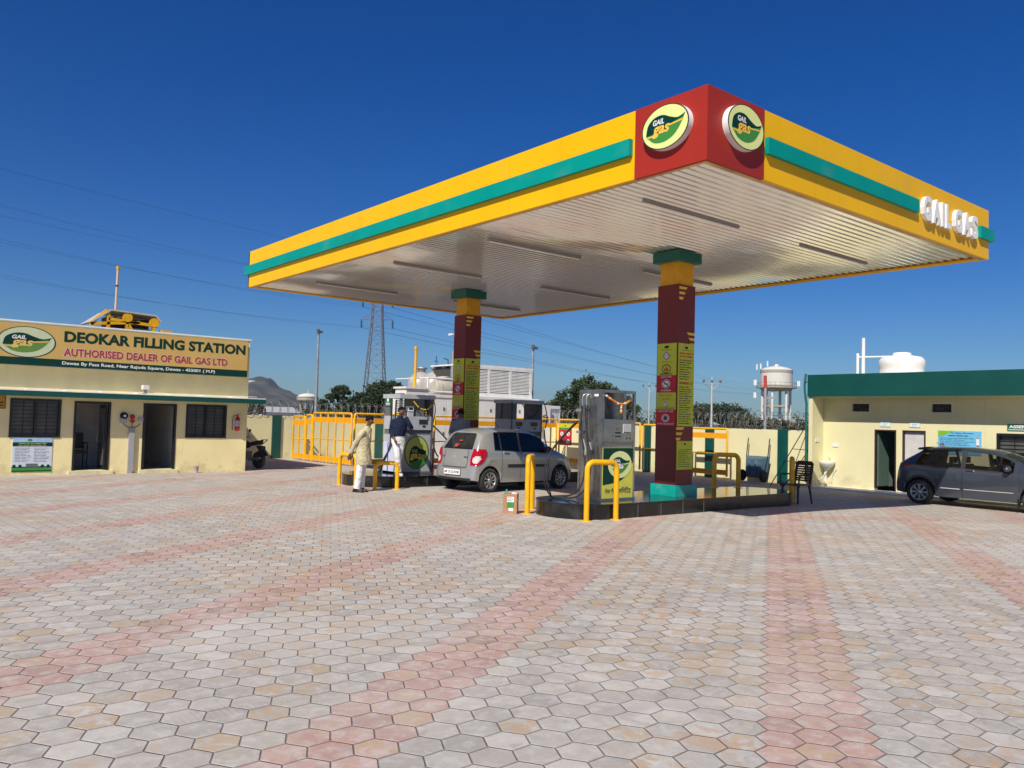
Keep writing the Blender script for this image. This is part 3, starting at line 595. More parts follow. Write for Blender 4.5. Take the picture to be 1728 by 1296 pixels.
def disp_grey(x0, x1, y0, y1, label, glabel, logo=True, big=1):
    zb, zt = .255, 2.14; W_ = x1-x0; D_ = y1-y0; P_ = MB
    r = root('gas_dispenser', ((x0+x1)/2, (y0+y1)/2, zb), label, 'dispenser'); F = FY(x0, y0, 0); H = FX(x0, y1, 0)
    b = P_(); b.box(x0, x1-.07, y0, y1, zb, 1.18); b.build('lower_cabinet', GREYP, r)
    b = P_(); b.box(x0+.02, x1-.08, y0+.02, y1-.02, 1.18, 1.30); b.build('waist_panel', DGREYP, r)
    b = P_(); b.box(x0, x1, y0-.004, y1+.004, zb-.003, zb+.05); b.build('plinth', DGREYP, r)
    b = P_(); b.box(x0, x1-.07, y0-.02, y1, 1.30, 1.62); b.build('display_head', GREYP, r)
    sp = [(W_-.42, 1.44, W_-.18, 1.55), (W_-.32, 1.37, W_-.24, 1.41)]+([] if logo else [(.14, 1.44, .36, 1.55), (.2, 1.37, .28, 1.41)])
    for q in sp: b = P_(); b.fbox(F, *q, .02, .03); b.build('screen', SCREEN, r)
    for q in ((x1-.07, x1, y0, y1, zb+.05, zt-.10), (x0, x0+.07, y1-.25, y1, 1.62, zt-.10), (x0, x0+.06, y0, y0+.06, 1.62, zt-.10)): b = P_(); b.box(*q); b.build('side_post', DGREYP, r)
    b = P_(); b.box(x1-.42 if logo else x0+.03, x1-.20 if logo else x0+.26, y0+.1, y1-.05, 1.62, zt-.10); b.build('inner_column', DGREYP, r)
    b = P_(); b.box(x0-.03, x1+.03, y0-.03, y1+.03, zt-.10, zt); b.build('top_cover', GREYP, r)
    if logo:
        b = P_(); ca, cb = W_*.52, .76; b.ell(F, ca, cb, .345, .40, .004, 1, 48); b.ell(F, ca, cb, .32, .378, .006, 0, 48)
        f = lambda pts: [(ca+a*.32, cb+c_*.378) for a, c_ in pts]
        b.poly(F, f(curve2([(-.62, -.62), (-.62, -.1), (-.45, .28), (-.1, .42), (.25, .25), (.62, .16), (.85, .10)])+[(.80, -.12), (.25, -.14), (.1, -.62)]), .008, 1)
        b.poly(F, f([(-.66, -.66), (.9, -.34)]+curve2([(.9, -.34), (.62, -.72), (.3, -.92), (-.1, -.97), (-.45, -.86), (-.66, -.66)])), .010, 2)
        b.poly(F, f([(.1, -.16), (.86, -.12), (.86, -.2), (.16, -.24)]), .012, 0); b.text(F, 'GAIL', ca-.14, cb-.0, .17, .075, .012, 0, .03); b.text(F, 'gas', ca-.19, cb-.19, .30, .16, .012, 3, .03, .2)
        b.build('oval_emblem', [mat('dull lime', (.42, .46, .10), .5, var=.02), KGREEN, LGREEN, EYEL], r)
        b = P_(); b.fbox(H, .02, .30, D_-.02, 1.0, 0, .01, 0); b.rect(H, .22, .30, .26, 1.0, .013, 1); b.build('side_sheet', [mat('pale blue sheet', (.60, .64, .78), .5), mat('blue stripe', (.03, .06, .4), .5, var=0)], r)
        b = P_(); b.fbox(H, .05, 1.85, .32, 2.08, .0, .02, 0); b.ell(H, .185, 2.0, .045, .05, .023, 1, 16); b.rect(H, .09, 1.91, .28, 1.93, .023, 1); b.rect(H, .10, 1.875, .27, 1.89, .023, 1); b.build('safety_sign', [SGREEN, WHITE2], r)
        b = P_(); b.fbox(F, .25, 1.62, .40, 1.72, -.20, -.05, 1); b.fbox(F, .27, 1.74, .42, 1.86, -.18, -.08, 0); b.rect(F, .29, 1.77, .40, 1.83, -.078, 2); b.build('card_reader', [WHITE2, GREYP, SCREEN], r)
    b = P_(); b.tube([(x1+.02, y0+.2, 2.1), (x1+.03, y0+.2, 1.48)], .012, 6); b.build('hose', BLACK, r); b = P_(); b.lathe([(.03, 0), (.045, .06), (.03, .14)], (x1+.03, y0+.2, 1.36), n=10); b.build('nozzle', BLACK, r)
    return r
d2 = disp_grey(10.22, 11.16, 16.62, 17.35, 'grey dispenser with large oval emblem beside the man on the phone', '', True)
hose([(10.15, 16.7, 2.0), (10.10, 16.65, 1.5), (9.9, 16.4, 1.0), (9.55, 16.2, .6), (9.35, 16.0, .38)], .022, parent=d2)
hose([(10.15, 16.9, 2.0), (10.12, 16.85, 1.4), (9.95, 16.6, .9), (9.65, 16.35, .55), (9.4, 16.05, .36)], .022, parent=d2)
hose([(11.19, 16.8, 1.4), (11.16, 16.6, 1.0), (11.22, 16.5, .7), (11.45, 16.3, .45), (11.7, 16.1, .35)], .02, parent=d2)
hose([(11.19, 16.75, 1.45), (11.35, 16.5, 1.2), (11.55, 16.2, .85), (11.75, 15.95, .62)], .02, parent=d2)
hose([(11.19, 16.7, 2.1), (11.21, 16.62, 1.8), (11.18, 16.66, 1.45)], .012, parent=d2)
garland([(10.55, 16.6, 2.0), (10.72, 16.55, 1.82), (10.95, 16.55, 1.80), (11.14, 16.58, 1.98)], (10.9, 16.55, 1.78), 'yellow garland sagging below the top of the oval-emblem dispenser', r=.018, mts=[mat('flower yellow', (.75, .45, .02), .8, var=.1), mat('dried flowers', (.04, .02, .012), .9)])
d3 = disp_grey(13.72, 14.80, 16.75, 17.45, 'grey dispenser with two displays standing behind the roof of the silver hatchback', '', False)
hose([(13.70, 16.72, 2.08), (13.66, 16.66, 1.7), (13.68, 16.68, 1.35)], .014, parent=d3)
hose([(14.84, 16.72, 2.08), (14.90, 16.66, 1.7), (14.86, 16.68, 1.4)], .014, parent=d3)
hose([(14.86, 16.72, 1.35), (14.82, 16.6, 1.0), (14.95, 16.5, .7)], .018, parent=d3)
garland([(14.05, 16.7, 2.02), (14.25, 16.68, 1.72), (14.42, 16.68, 1.70), (14.7, 16.7, 2.0)], (14.4, 16.68, 1.68), 'dark wilted garland hanging in the dispenser behind the hatchback roof', droplen=.05, r=.016, mts=[mat('dried flowers', (.04, .02, .012), .9), mat('dried flower tips', (.12, .07, .03), .9)])
# ------------------------------------------------ left building (sales office)
BX0, BX1, BY, BH = -1.2, 8.66, 22.04, 3.58
of = root('office_building', ((BX0+BX1)/2, BY, 0), 'cream single-storey office with green awning and ochre name board', 'building')
F = FY(0, BY, 0); b = MB()
ops = [(3.04, .88, 4.10, 1.79), (4.38, .09, 5.20, 1.77), (5.96, .09, 6.78, 1.77), (7.02, .90, 8.09, 1.78)]
wall_open(b, F, BX0, 0, BX1, BH, ops, .18)
b.box(BX1-.18, BX1, BY+.18, 27.4, 0, BH-.0); b.box(BX0, BX0+.18, BY+.18, 27.4, 0, BH); b.box(BX0+.18, BX1-.18, 27.22, 27.4, 0, BH)
b.build('wall', CREAM, of)
b = MB(); b.box(BX0+.18, BX1-.18, BY+.18, 27.22, 2.75, 2.9); b.build('roof_slab', CREAM, of)
b = MB(); b.box(BX0+.18, BX1-.18, BY+.18, 27.22, .04, .09); b.build('floor', mat('floor tiles', (.3, .28, .25), .3), of)
b = MB(); b.box(BX0+.18, 5.45, 23.9, 24.0, .09, 2.75); b.box(5.45, 5.55, BY+.18, 26.5, .09, 2.75); b.box(6.9, 7.0, BY+.18, 26.5, .09, 2.75); b.build('partition', INWALL, of)
b = MB(); b.box(BX0-.02, BX1+.03, BY-.03, 27.43, BH, BH+.035); b.build('coping', WHITE, of)
b = MB(); b.box(BX0, BX1+.32, BY-.47, BY-.001, 1.85, 1.97, 0); b.box(BX0, BX1+.32, BY-.475, BY-.001, 1.9705, 1.995, 1); b.build('awning', [DGREEN, WHITE], of)
b = MB()
for i in range(12): b.box(BX0+.5+i*.8, BX0+.52+i*.8, BY-.40, BY-.02, 1.995, 2.02)
b.tube([(BX0, BY-.38, 2.03), (BX1+.1, BY-.38, 2.03)], .008, 6); b.build('awning_pipe', WHITE, of)
FRAME = mat('black aluminium frame', (.012, .012, .012), .4, var=.05)
GLAZ = mat('louvre glass', (.10, .10, .095), .15, var=.15, scale=3)
def window(F, a0, b0, a1, b1, par, mid=True, bars=9, dep=-.06):
    f = MB(); t = .05
    for q in ((a0, b0, a1, b0+t), (a0, b1-t, a1, b1), (a0, b0+t, a0+t, b1-t), (a1-t, b0+t, a1, b1-t)): f.fbox(F, *q, dep-.03, .02)
    if mid: f.fbox(F, (a0+a1)/2-t/2, b0+t, (a0+a1)/2+t/2, b1-t, dep-.03, .015)
    fo = f.build('window', FRAME, par)
    g_ = MB(); g_.fbox(F, a0+t, b0+t, a1-t, b1-t, dep-.05, dep-.035); g_.build('pane', GLAZ, fo)
    s_ = MB()
    for i in range(bars): z = b0+t+(b1-b0-2*t)*(i+.5)/bars; s_.fbox(F, a0+t, z-.008, a1-t, z+.008, dep-.033, dep-.018)
    for q in (.27, .73): a = a0+(a1-a0)*q; s_.fbox(F, a-.006, b0+t, a+.006, b1-t, dep-.017, dep-.008)
    s_.build('grille', FRAME, fo)
window(F, 3.04, .88, 4.10, 1.79, of); window(F, 7.02, .90, 8.09, 1.78, of)
for a0, a1, op in ((4.38, 5.20, 1), (5.96, 6.78, 0)):
    f = MB(); t = .05
    for q in ((a0, 1.72, a1, 1.77), (a0, .09, a0+t, 1.72), (a1-t, .09, a1, 1.72)): f.fbox(F, *q, -.10, .015)
    fo = f.build('door_frame', FRAME, of)
    d = MB()
    if op:
        x = a1-.07; d.box(x-.03, x, BY+.05, BY+.70, .10, 1.70, 0); d.box(x-.05, x-.03, BY+.12, BY+.62, .2, 1.6, 1); d.build('door_leaf', [FRAME, GLAZ], of)
        h = MB(); h.tube([(x-.08, BY+.60, .75), (x-.08, BY+.60, 1.05)], .012, 8); h.build('handle', mat('chromed fitting', (.5, .5, .48), .35, metal=.8), fo)
    else:
        d.box(a0+.06, a0+.09, BY+.05, BY+.75, .10, 1.70, 0); d.build('door_leaf', [FRAME], of)
# step sill
for q in ((4.3, 5.3), (5.9, 6.85)): b = MB(); b.box(*q, BY-.10, BY-.002, 0, .085); b.build('door_step', CREAM2, of)
# name board
nb = root('name_board', (5.0, BY-.12, 2.55), 'long ochre and green name board on the office parapet', 'sign')
F2 = FY(0, BY-.25, 0); xr = 8.52
b = MB(); b.box(BX0, xr, BY-.245, BY-.001, 2.56, 3.53); b.build('board_frame', GALV, nb)
b = MB(); b.fbox(F2, BX0, 2.74, xr-.01, 3.52, -.004, .0, 0); b.fbox(F2, BX0, 2.565, xr-.01, 2.74, -.004, .0, 1)
b.text(F2, 'DEOKAR FILLING STATION', 4.04, 3.16, 4.40, .265, .004, 1, .042)
b.text(F2, 'AUTHORISED DEALER OF GAIL GAS LTD', 4.04-.008, 2.83-.008, 3.92+.016, .19+.016, .003, 5, .03); b.text(F2, 'AUTHORISED DEALER OF GAIL GAS LTD', 4.04, 2.83, 3.92, .19, .006, 4, .02)
b.text(F2, 'Dewas By Pass Road, Near Rajoda Square, Dewas - 455001 ( M.P)', 4.02, 2.60, 3.62, .10, .004, 5, .02)
b.build('board_face', [BOARD, KGREEN, SPALE, LGREEN, CRIM, WHITE2], nb)
b = MB(); emblem(b, F2, 3.27, 3.10, .60, .36, .004); b.build('emblem', [SPALE, KGREEN, mat('dull leaf', (.12, .25, .04), .5, var=.02), mat('dull yellow', (.75, .52, .14), .5, var=.02), WHITE2], nb)
def simple(nm, fn, mats, label, cat, group=None, smooth=None):
    b = MB(); fn(b); return tag(b.build(nm, mats, smooth=smooth), label, cat, group)
# information poster
def f_(b):
    b.fbox(F, 3.13, .08, 3.95, .88, .001, .012, 0); k = .015
    b.rect(F, 3.14, .77, 3.94, .87, k, 1); b.rect(F, 3.13, .675, 3.95, .765, k, 2); b.lines(F, 3.25, .68, 3.85, .76, 2, k+.002, 3, .3, .05, 2)
    b.lines(F, 3.18, .30, 3.52, .65, 10, k, 4, .2, .3, 3); b.lines(F, 3.57, .30, 3.90, .65, 10, k, 4, .2, .3, 4)
    b.rect(F, 3.13, .11, 3.95, .18, k, 5); b.rect(F, 3.13, .08, 3.95, .11, k, 2); b.ell(F, 3.48, .82, .05, .03, k+.002, 5, 16)
    b.rect(F, 3.42, .19, 3.66, .27, k+.002, 6)
    for a in (3.18, 3.30, 3.76, 3.88): b.ell(F, a, .21, .035, .04, k+.002, 2, 10)
    b.poly(F, [(3.13, .18), (3.95, .18), (3.95, .20), (3.6, .21), (3.3, .195), (3.13, .2)], k+.001, 2)
simple('information_poster', f_, [SPAPER, mat('poster sky', (.35, .55, .75), .5), KGREEN, SYEL, INK, LGREEN, DGREYP], 'white and green printed poster under the left office window', 'poster')
def f_(b):
    b.fbox(F, 2.5, 1.54, 2.95, 1.84, .001, .012, 0); b.rect(F, 2.5, 1.54, 2.95, 1.56, .014, 1); b.rect(F, 2.93, 1.56, 2.95, 1.84, .014, 1); b.lines(F, 2.55, 1.58, 2.91, 1.72, 2, .015, 1, .5, .1)
simple('notice_board', f_, [mat('notice yellow', (.50, .30, .01), .6), mat('notice brown', (.2, .03, .02), .6)], 'small yellow notice at the left edge of the office wall', 'sign')
# fire extinguisher
ex = root('fire_extinguisher', (8.37, BY-.08, 1.1), 'red fire extinguisher hung right of the right office window', 'extinguisher')
b = MB(); b.lathe([(0, 1.09), (.055, 1.10), (.062, 1.14), (.062, 1.40), (.05, 1.455), (.022, 1.48)], (8.37, BY-.08, 0), n=18); b.build('cylinder', REDM, ex)
b = MB(); b.lathe([(.0635, 1.22), (.0635, 1.37)], (8.37, BY-.08, 0), n=18, cap=False); b.build('label_band', mat('label grey', (.45, .5, .58), .5, var=.1, scale=40), ex)
b = MB(); b.lathe([(.02, 1.48), (.02, 1.53)], (8.37, BY-.08, 0), n=10); b.bar((8.33, BY-.08, 1.53), (8.44, BY-.08, 1.57), .02, .012); b.build('valve', REDM, ex)
hose([(8.35, BY-.08, 1.52), (8.26, BY-.08, 1.50), (8.23, BY-.08, 1.35), (8.235, BY-.08, 1.12)], .009, parent=ex)
# alarm set and conduit
al = root('alarm_bell_set', (5.68, BY-.05, 0), 'alarm bell, red call point and switch box on a grey conduit between the doors', 'alarm')
b = MB(); b.lathe([(0, .12), (.04, .115), (.085, .08), (.09, .0)], (5.50, BY, 1.44), (0, -1, 0), 20, 0); b.lathe([(0, .125), (.03, .12)], (5.50, BY, 1.44), (0, -1, 0), 12, 1); b.build('bell', [BLACK, WHITE2], al)
b = MB(); b.fbox(F, 5.42, 1.26, 5.56, 1.38, 0, .08); b.build('junction_box', GREYP, al)
b = MB(); b.lathe([(.05, 0), (.055, .06), (.03, .09)], (5.70, BY, 1.42), (0, -1, 0), 14); b.lathe([(.05, 0), (.05, .08)], (5.70, BY, 1.31), (0, -1, 0), 14); b.build('siren', REDM, al)
b = MB(); b.fbox(F, 5.84, 1.30, 5.95, 1.40, 0, .07); b.build('switch_box', GREYP, al)
for p in (5.49, 5.70, 5.89): hose([(p, BY-.03, 1.27), (p+(5.69-p)*.25, BY-.03, 1.19), (5.69, BY-.03, 1.12)], .008, BLACK, al, 'cable')
b = MB(); b.box(5.63, 5.76, BY-.07, BY-.001, .04, 1.14); b.box(5.66, 5.73, BY-.10, BY-.07, .0, .08, ); b.build('conduit', mat('grey conduit', (.36, .36, .37), .5), al)
def f_(b):
    b.fbox(FY(0, BY, 0), 5.84, 2.0, 5.91, 2.10, .3, .42, 0); b.fbox(FY(0, BY, 0), 5.81, 2.11, 5.95, 2.22, .28, .46, 1)
simple('wall_lamp', f_, [GALV, WHITE], 'small floodlight standing on the office awning', 'lamp')
def f_(b):
    b.lathe([(.055, 0), (.075, .165), (.08, .17), (.07, .165), (.05, .02)], (7.27, BY-.20, 0), n=18, m=0)
simple('paint_bucket', f_, [mat('pink grey plastic', (.55, .45, .42), .6, var=.1)], 'small pinkish bucket on the ground by the office wall', 'bucket')
# chair inside the door
ch = root('office_chair', (4.72, BY+1.0, .09), 'black office chair with armrest inside the open office door', 'chair')
b = MB(); b.box(4.42, 4.86, BY+.8, BY+1.25, .46, .53); b.build('seat', BLACK, ch)
b = MB(); b.box(4.42, 4.86, BY+1.22, BY+1.28, .58, .98); b.build('backrest', BLACK, ch)
for x in (4.42, 4.88):
    for y in (BY+.8, BY+1.25): b = MB(); b.tube([(x, y, .09), (x, y, .72)], .014, 6); b.build('leg', BLACK, ch)
    b = MB(); b.box(x-.02, x+.02, BY+.8, BY+1.28, .71, .74); b.build('armrest', BLACK, ch)
# ------------------------------------------------ right building
XF, XB, YE = 21.6, 22.2, 12.85
rb = root('utility_building', (24, 8, 0), 'cream utility block with deep dark green fascia', 'building')
H = FX(XB, 0, 0); a_ = lambda y: -y
b = MB(); ops = [(-11.20, -.10, -10.60, 1.61), (-10.43, -.10, -9.82, 1.61), (-8.10, .75, -6.7, 1.60), (-11.87, 2.10, -11.36, 2.32), (-9.68, 2.10, -9.17, 2.32)]
wall_open(b, H, -YE+.12, -.14, -1.0, 2.52, ops, .18); b.box(XF, XB+4, YE-.12, YE, -.14, 2.50); b.box(XB+3.9, XB+4, 1, YE-.12, -.02, 2.5)
b.build('wall', CREAM2, rb)
b = MB(); b.box(XF+.001, XB+4, 1.0, YE-.001, 2.50, 2.62); b.build('roof_slab', CREAM2, rb)
b = MB(); b.box(XF-.05, XF, 1.0, YE+.02, 2.50, 3.13); b.box(XF, XB+4, YE-.001, YE+.03, 2.50, 3.13); b.build('green_fascia', DGREEN, rb)
b = MB(); b.box(XF-.1, XB, 1.0, YE-.01, -.14, -.055); b.build('plinth', WHITE, rb)
b = MB(); b.box(XB+1.8, XB+1.9, 1.0, YE-.12, 0, 2.5); b.box(XB+.18, XB+1.8, 10.47, 10.57, 0, 2.5); b.box(XB+.18, XB+1.8, 9.7, 9.76, 0, 2.5); b.box(XB+.18, XB+1.8, 11.3, 11.36, 0, 2.5); b.build('partition', mat('green dado wall', (.14, .24, .19), .6), rb)
for y in (11.61, 9.42):
    b = MB(); b.fbox(H, -y-.25, 2.10, -y+.25, 2.32, -.10, -.08, 0); b.build('ventilator', [mat('vent dust', (.05, .045, .035), .8, var=.5, scale=12)], rb)
    b = MB(); t = .02
    for q in ((-y-.27, 2.08, -y+.27, 2.10), (-y-.27, 2.32, -y+.27, 2.34), (-y-.27, 2.10, -y-.25, 2.32), (-y+.25, 2.10, -y+.27, 2.32)): b.fbox(H, *q, -.0, .012)
    b.build('ventilator_frame', WHITE, rb)
for a0, a1 in ((-11.20, -10.60), (-10.43, -9.82)):
    b = MB(); t = .035
    for q in ((a0, 1.575, a1, 1.61), (a0, .0, a0+t, 1.575), (a1-t, .0, a1, 1.575)): b.fbox(H, *q, -.12, .012)
    b.build('door_frame', mat('brown frame', (.04, .02, .015), .5), rb)
b = MB(); b.box(XB+.06, XB+.09, 9.83, 10.39, .02, 1.57); b.build('door_leaf', mat('grey white door', (.62, .60, .58), .5), rb)
b = MB(); b.box(XB+.08, XB+.68, 11.13, 11.16, .05, 1.57); b.build('door_leaf', mat('door shade green', (.10, .16, .13), .5), rb)
window(H, -8.10, .75, -6.7, 1.60, rb, True, 8)
# pipes of this building
def f_(b):
    b.tube(spline([(XF-.09, YE+.05, 3.16), (XF-.1, YE+.08, 2.8), (XF-.08, YE+.06, 2.48), (XF-.04, YE+.05, 2.3)], 4)+[V((XF-.04, YE+.05, .05))], .032, 10, 0)
    for z in (2.0, 1.4, .7, 2.9): b.lathe([(.04, 0), (.04, .05)], (XF-.04 if z < 2.5 else XF-.1, YE+.05, z), n=10, m=0)
simple('drain_pipe', f_, [mat('green pipe', (.01, .13, .10), .45)], 'green drain pipe down the corner of the utility building', 'pipe')
for y, lb in ((10.90, 'white name plate above the open green doorway'), (10.10, 'white name plate above the pale door beside the car')):
    def f_(b):
        b.fbox(H, -y-.14, 1.69, -y+.14, 1.81, .001, .015, 1); b.rect(H, -y-.125, 1.70, -y+.125, 1.80, .017, 0); b.lines(H, -y-.08, 1.71, -y+.08, 1.79, 2, .019, 2, .35, .2)
    simple('door_plate', f_, [WHITE2, mat('pale cyan', (.35, .62, .68), .5), SBLUE], lb, 'sign', 'name plates over the doors')
def f_(b):
    a0, a1, z0, z1 = -9.50, -8.45, 1.02, 1.63
    b.fbox(H, a0, z0, a1, z1, .001, .012, 0); b.poly(H, [(a0, z1), (a0+.42, z1), (a0+.30, z1-.05), (a0+.14, z1-.12), (a0, z1-.16)], .014, 1)
    b.text(H, 'Fire Safety Information', a0+.32, z1-.085, .55, .05, .015, 2, .01); b.lines(H, a0+.25, z1-.15, a0+.75, z1-.10, 1, .015, 2, .4, .1); b.lines(H, a0+.05, z0+.05, a1-.15, z1-.17, 9, .015, 2, .22, .35)
    b.rect(H, a1-.12, z1-.36, a1-.05, z1-.18, .015, 3); b.rect(H, a1-.11, z1-.385, a1-.06, z1-.35, .016, 4); b.rect(H, a1-.11, z1-.19, a1-.06, z1-.17, .016, 4); b.poly(H, [(a0+.04, z1-.34), (a0+.16, z1-.33), (a0+.14, z1-.36), (a0+.05, z1-.36)], .016, 4); b.poly(H, [(a0+.09, z1-.36), (a0+.17, z1-.41), (a0+.18, z1-.40), (a0+.12, z1-.36)], .016, 5)
simple('blue_poster', f_, [mat('poster cyan', (.16, .50, .78), .5), mat('lime corner', (.22, .50, .03), .5), KGREEN, WHITE2, SRED, INK], 'sky blue poster with a lime corner above the dark car', 'poster')
def f_(b):
    b.fbox(H, -7.86, 1.665, -6.7, 1.83, .001, .015, 0); b.rect(H, -7.84, 1.685, -6.72, 1.70, .017, 1); b.text(H, 'ASSEMBLY POINT', -7.82, 1.73, 1.05, .075, .017, 1, .03)
simple('assembly_sign', f_, [SGREEN, WHITE2], 'green sign lettered for the assembly point above the barred window', 'sign')
for (x, y, z, F_, lb) in ((XF+.25, YE-.12, 1.25, FY(XF+.25, YE-.12, 1.25), 'white socket plate on the short return wall'), (XB, 12.35, 1.12, FX(XB, 12.35, 1.12), 'white socket plate on the long wall above the basin')):
    def f_(b): b.fbox(F_, -.09, -.04, .09, .04, 0, .02)
    simple('socket_plate', f_, [WHITE], lb, 'socket')
# wash basin
wb = root('wash_basin', (XB-.2, 12.50, 0), 'white corner wash basin with waste pipe by the green drain pipe', 'basin')
b = MB(); c = (XB-.18, 12.50, 0)
b.lathe([(.04, .42), (.10, .46), (.19, .58), (.215, .66), (.20, .67), (.17, .63), (.05, .56), (0, .55)], c, n=24, m=0); b.build('bowl', mat('ceramic', (.78, .76, .70), .15, var=.03), wb)
b = MB(); b.lathe([(.05, 0), (.04, .22), (.03, .42)], (XB-.14, 12.58, .0), n=12); b.build('pedestal', mat('ceramic', (.78, .76, .70), .15, var=.03), wb)
b = MB(); b.tube(spline([(XB-.02, 12.50, .72), (XB-.05, 12.50, .76), (XB-.12, 12.50, .76), (XB-.13, 12.50, .70)], 4), .012, 8); b.build('tap', mat('chromed fitting', (.5, .5, .48), .35, metal=.8), wb)
hose([(XB-.18, 12.50, .42), (XB-.2, 12.55, .30), (XB-.25, 12.7, .1), (XB-.35, 12.85, .03)], .018, WHITE, wb, 'waste_pipe'); hose([(XB-.02, 12.3, .45), (XB-.05, 12.4, .3), (XB-.03, 12.45, .05)], .01, WHITE, wb, 'waste_pipe')
# roof tank and pipes
tk = root('water_tank', (24.0, 11.31, 2.62), 'ribbed white plastic water tank on the utility building roof', 'tank')
b = MB(); b.lathe([(.60, 2.62)]+[(.60+(.028 if i % 4 in (1, 2) else 0), 2.70+i*.09) for i in range(11)]+[(.61, 3.66), (.54, 3.74), (.25, 3.80)], (24.0, 11.31, 0), n=40); b.build('tank_body', WHITE2, tk)
b = MB(); b.lathe([(.25, 3.79), (.25, 3.86), (.2, 3.88), (0, 3.88)], (24.0, 11.31, 0), n=28); b.build('lid', WHITE2, tk)
def f_(b): b.tube([(24, 12.66, 2.62), (24, 12.66, 3.9)], .045, 10); b.tube([(24, 12.66, 3.8), (24, 11.6, 3.78)], .03, 8); b.lathe([(.05, 0), (.05, .08)], (24, 12.66, 3.84), n=10)
simple('overflow_pipe', f_, [WHITE2], 'shorter white pipe with a horizontal run to the roof tank', 'pipe')
def f_(b): b.tube([(24, 12.48, 2.62), (24, 12.48, 4.38)], .055, 10, rs=[.06, .05])
simple('vent_pipe', f_, [WHITE2], 'tall white vent pipe on the utility building roof', 'pipe')
def f_(b): b.box(22.6, 22.85, 7.95, 8.2, 3.0, 3.19, 0); b.box(22.65, 22.8, 8.0, 8.15, 2.62, 3.0, 0)
simple('vent_cowl', f_, [mat('clay red', (.35, .10, .05), .8)], 'small clay red cap on the utility building roof edge', 'pipe')
# ------------------------------------------------ boundary walls
def bwall(x0, y0, x1, y1, pil, label, h=1.52):
    r = root('boundary_wall', ((x0+x1)/2, (y0+y1)/2, 0), label, 'wall', 'cream boundary walls'); t = .16
    b = MB(); alongx = abs(x1-x0) > abs(y1-y0)
    if alongx: b.box(x0, x1, y0, y0+t, -.14, h)
    else: b.box(x0, x0+t, y0, y1, -.14, h)
    b.build('wall_panel', CREAM2, r)
    for p in pil:
        b = MB()
        if alongx: b.box(p, p+.33, y0-.06, y0+t+.03, -.14, h+.02)
        else: b.box(x0-.06, x0+t+.03, p, p+.33, -.14, h+.02)
        b.build('pilaster', DGREEN, r)
bwall(1.0, 28.0, 22.16, 28.0, (11.92, 16.1, 19.4), 'cream boundary wall with green pilasters behind the office and railings')
bwall(22.16, 12.9, 22.16, 28.0, (13.85, 16.55, 19.25, 22.0, 24.8), 'cream boundary wall with green pilasters behind the wheelbarrow')
def razor(p, q, label):
    p = V(p); q = V(q); d = (q-p); L_ = d.length; d.normalize(); s_ = d.cross(V((0, 0, 1))); b = MB(); rd = random.Random(3)
    for ph in (0, pi):
        pts = []; n = int(L_/.30*14)
        for i in range(n+1):
            t = i/n; a = i/14*2*pi*(1 if ph == 0 else -1)+ph; rr = .27+.03*sin(i*.05+ph); pts.append(p+d*(t*L_)+V((0, 0, .27+.02*sin(i*.02)))+V((0, 0, 1))*rr*cos(a)+s_*rr*sin(a)*.8)
        b.tube(pts, .0065, 4, cap=False)
    for i in range(int(L_/2.4)+1): c = p+d*min(L_, i*2.4); b.tube([c, c+V((0, 0, .3))-s_*.25], .015, 5)
    for z in (.1, .45): b.tube([p+V((0, 0, z))+s_*.1, q+V((0, 0, z))+s_*.1], .004, 4)
    return tag(b.build('razor_wire', mat('wire steel', (.30, .31, .30), .45, metal=.7)), label, 'barbed wire', 'razor wire on the boundary walls')
razor((1.0, 28.1, 1.52), (22.2, 28.1, 1.52), 'coiled razor wire along the wall behind the office')
razor((22.24, 13.0, 1.52), (22.24, 28.0, 1.52), 'coiled razor wire along the wall behind the near island')
# ------------------------------------------------ railings
MESH = mat('kick board yellow', (.90, .37, .0), .45, var=.05)
def rail(x0, y0, x1, y1, h, n, label, mid=True, boards=True, top=True):
    r = root('safety_railing', ((x0+x1)/2, (y0+y1)/2, 0), label, 'railing', 'yellow steel railings')
    p = V((x0, y0, 0)); q = V((x1, y1, 0)); Z = lambda z: V((0, 0, z)); b = MB(); k = .06; d = (q-p).normalized()
    b.tube([p+Z(.02), p+Z(h-k), p+d*k*.3+Z(h-k*.3), p+d*k+Z(h), q-d*k+Z(h), q-d*k*.3+Z(h-k*.3), q+Z(h-k), q+Z(.02)], .034, 8); b.build('frame', GYEL, r)
    for i in range(1, n): c = p.lerp(q, i/n); b = MB(); b.tube([c+Z(.02), c+Z(h-.02)], .030, 8); b.build('upright', GYEL, r)
    if mid: b = MB(); b.tube([p+Z(h*.48), q+Z(h*.48)], .018, 8); b.build('mid_rail', GYEL, r)
    if boards:
        b = MB(); b.bar(p+Z(h-.22)+d*.03, q+Z(h-.22)-d*.03, .012, .17); b.build('top_board', MESH, r); b = MB(); b.bar(p+Z(.14)+d*.03, q+Z(.14)-d*.03, .012, .16); b.build('kick_board', MESH, r)
    return r
RY = 23.2
rail(12.55, 23.3, 12.55, 26.0, 1.66, 5, 'yellow railing panel with many uprights along the left side run')
rail(12.55, 26.1, 12.55, 26.55, 1.58, 1, 'narrow yellow railing panel on the left side run')
rail(12.55, 26.65, 12.55, 27.6, 1.52, 2, 'yellow railing panel at the far left by the cream wall')
xs = [12.55, 13.80, 15.58, 18.6, 20.0, 21.3]
for i, lb in enumerate(('yellow railing panel directly behind the man in cream shirt', 'yellow railing panel behind the man on the phone', 'yellow railing panel behind the far maroon column', 'yellow railing panel behind the dispenser with two displays', 'yellow railing panel right of the dispenser with two displays')):
    rail(xs[i]+.05, RY, xs[i+1]-.05, RY, 1.66, 1, lb)
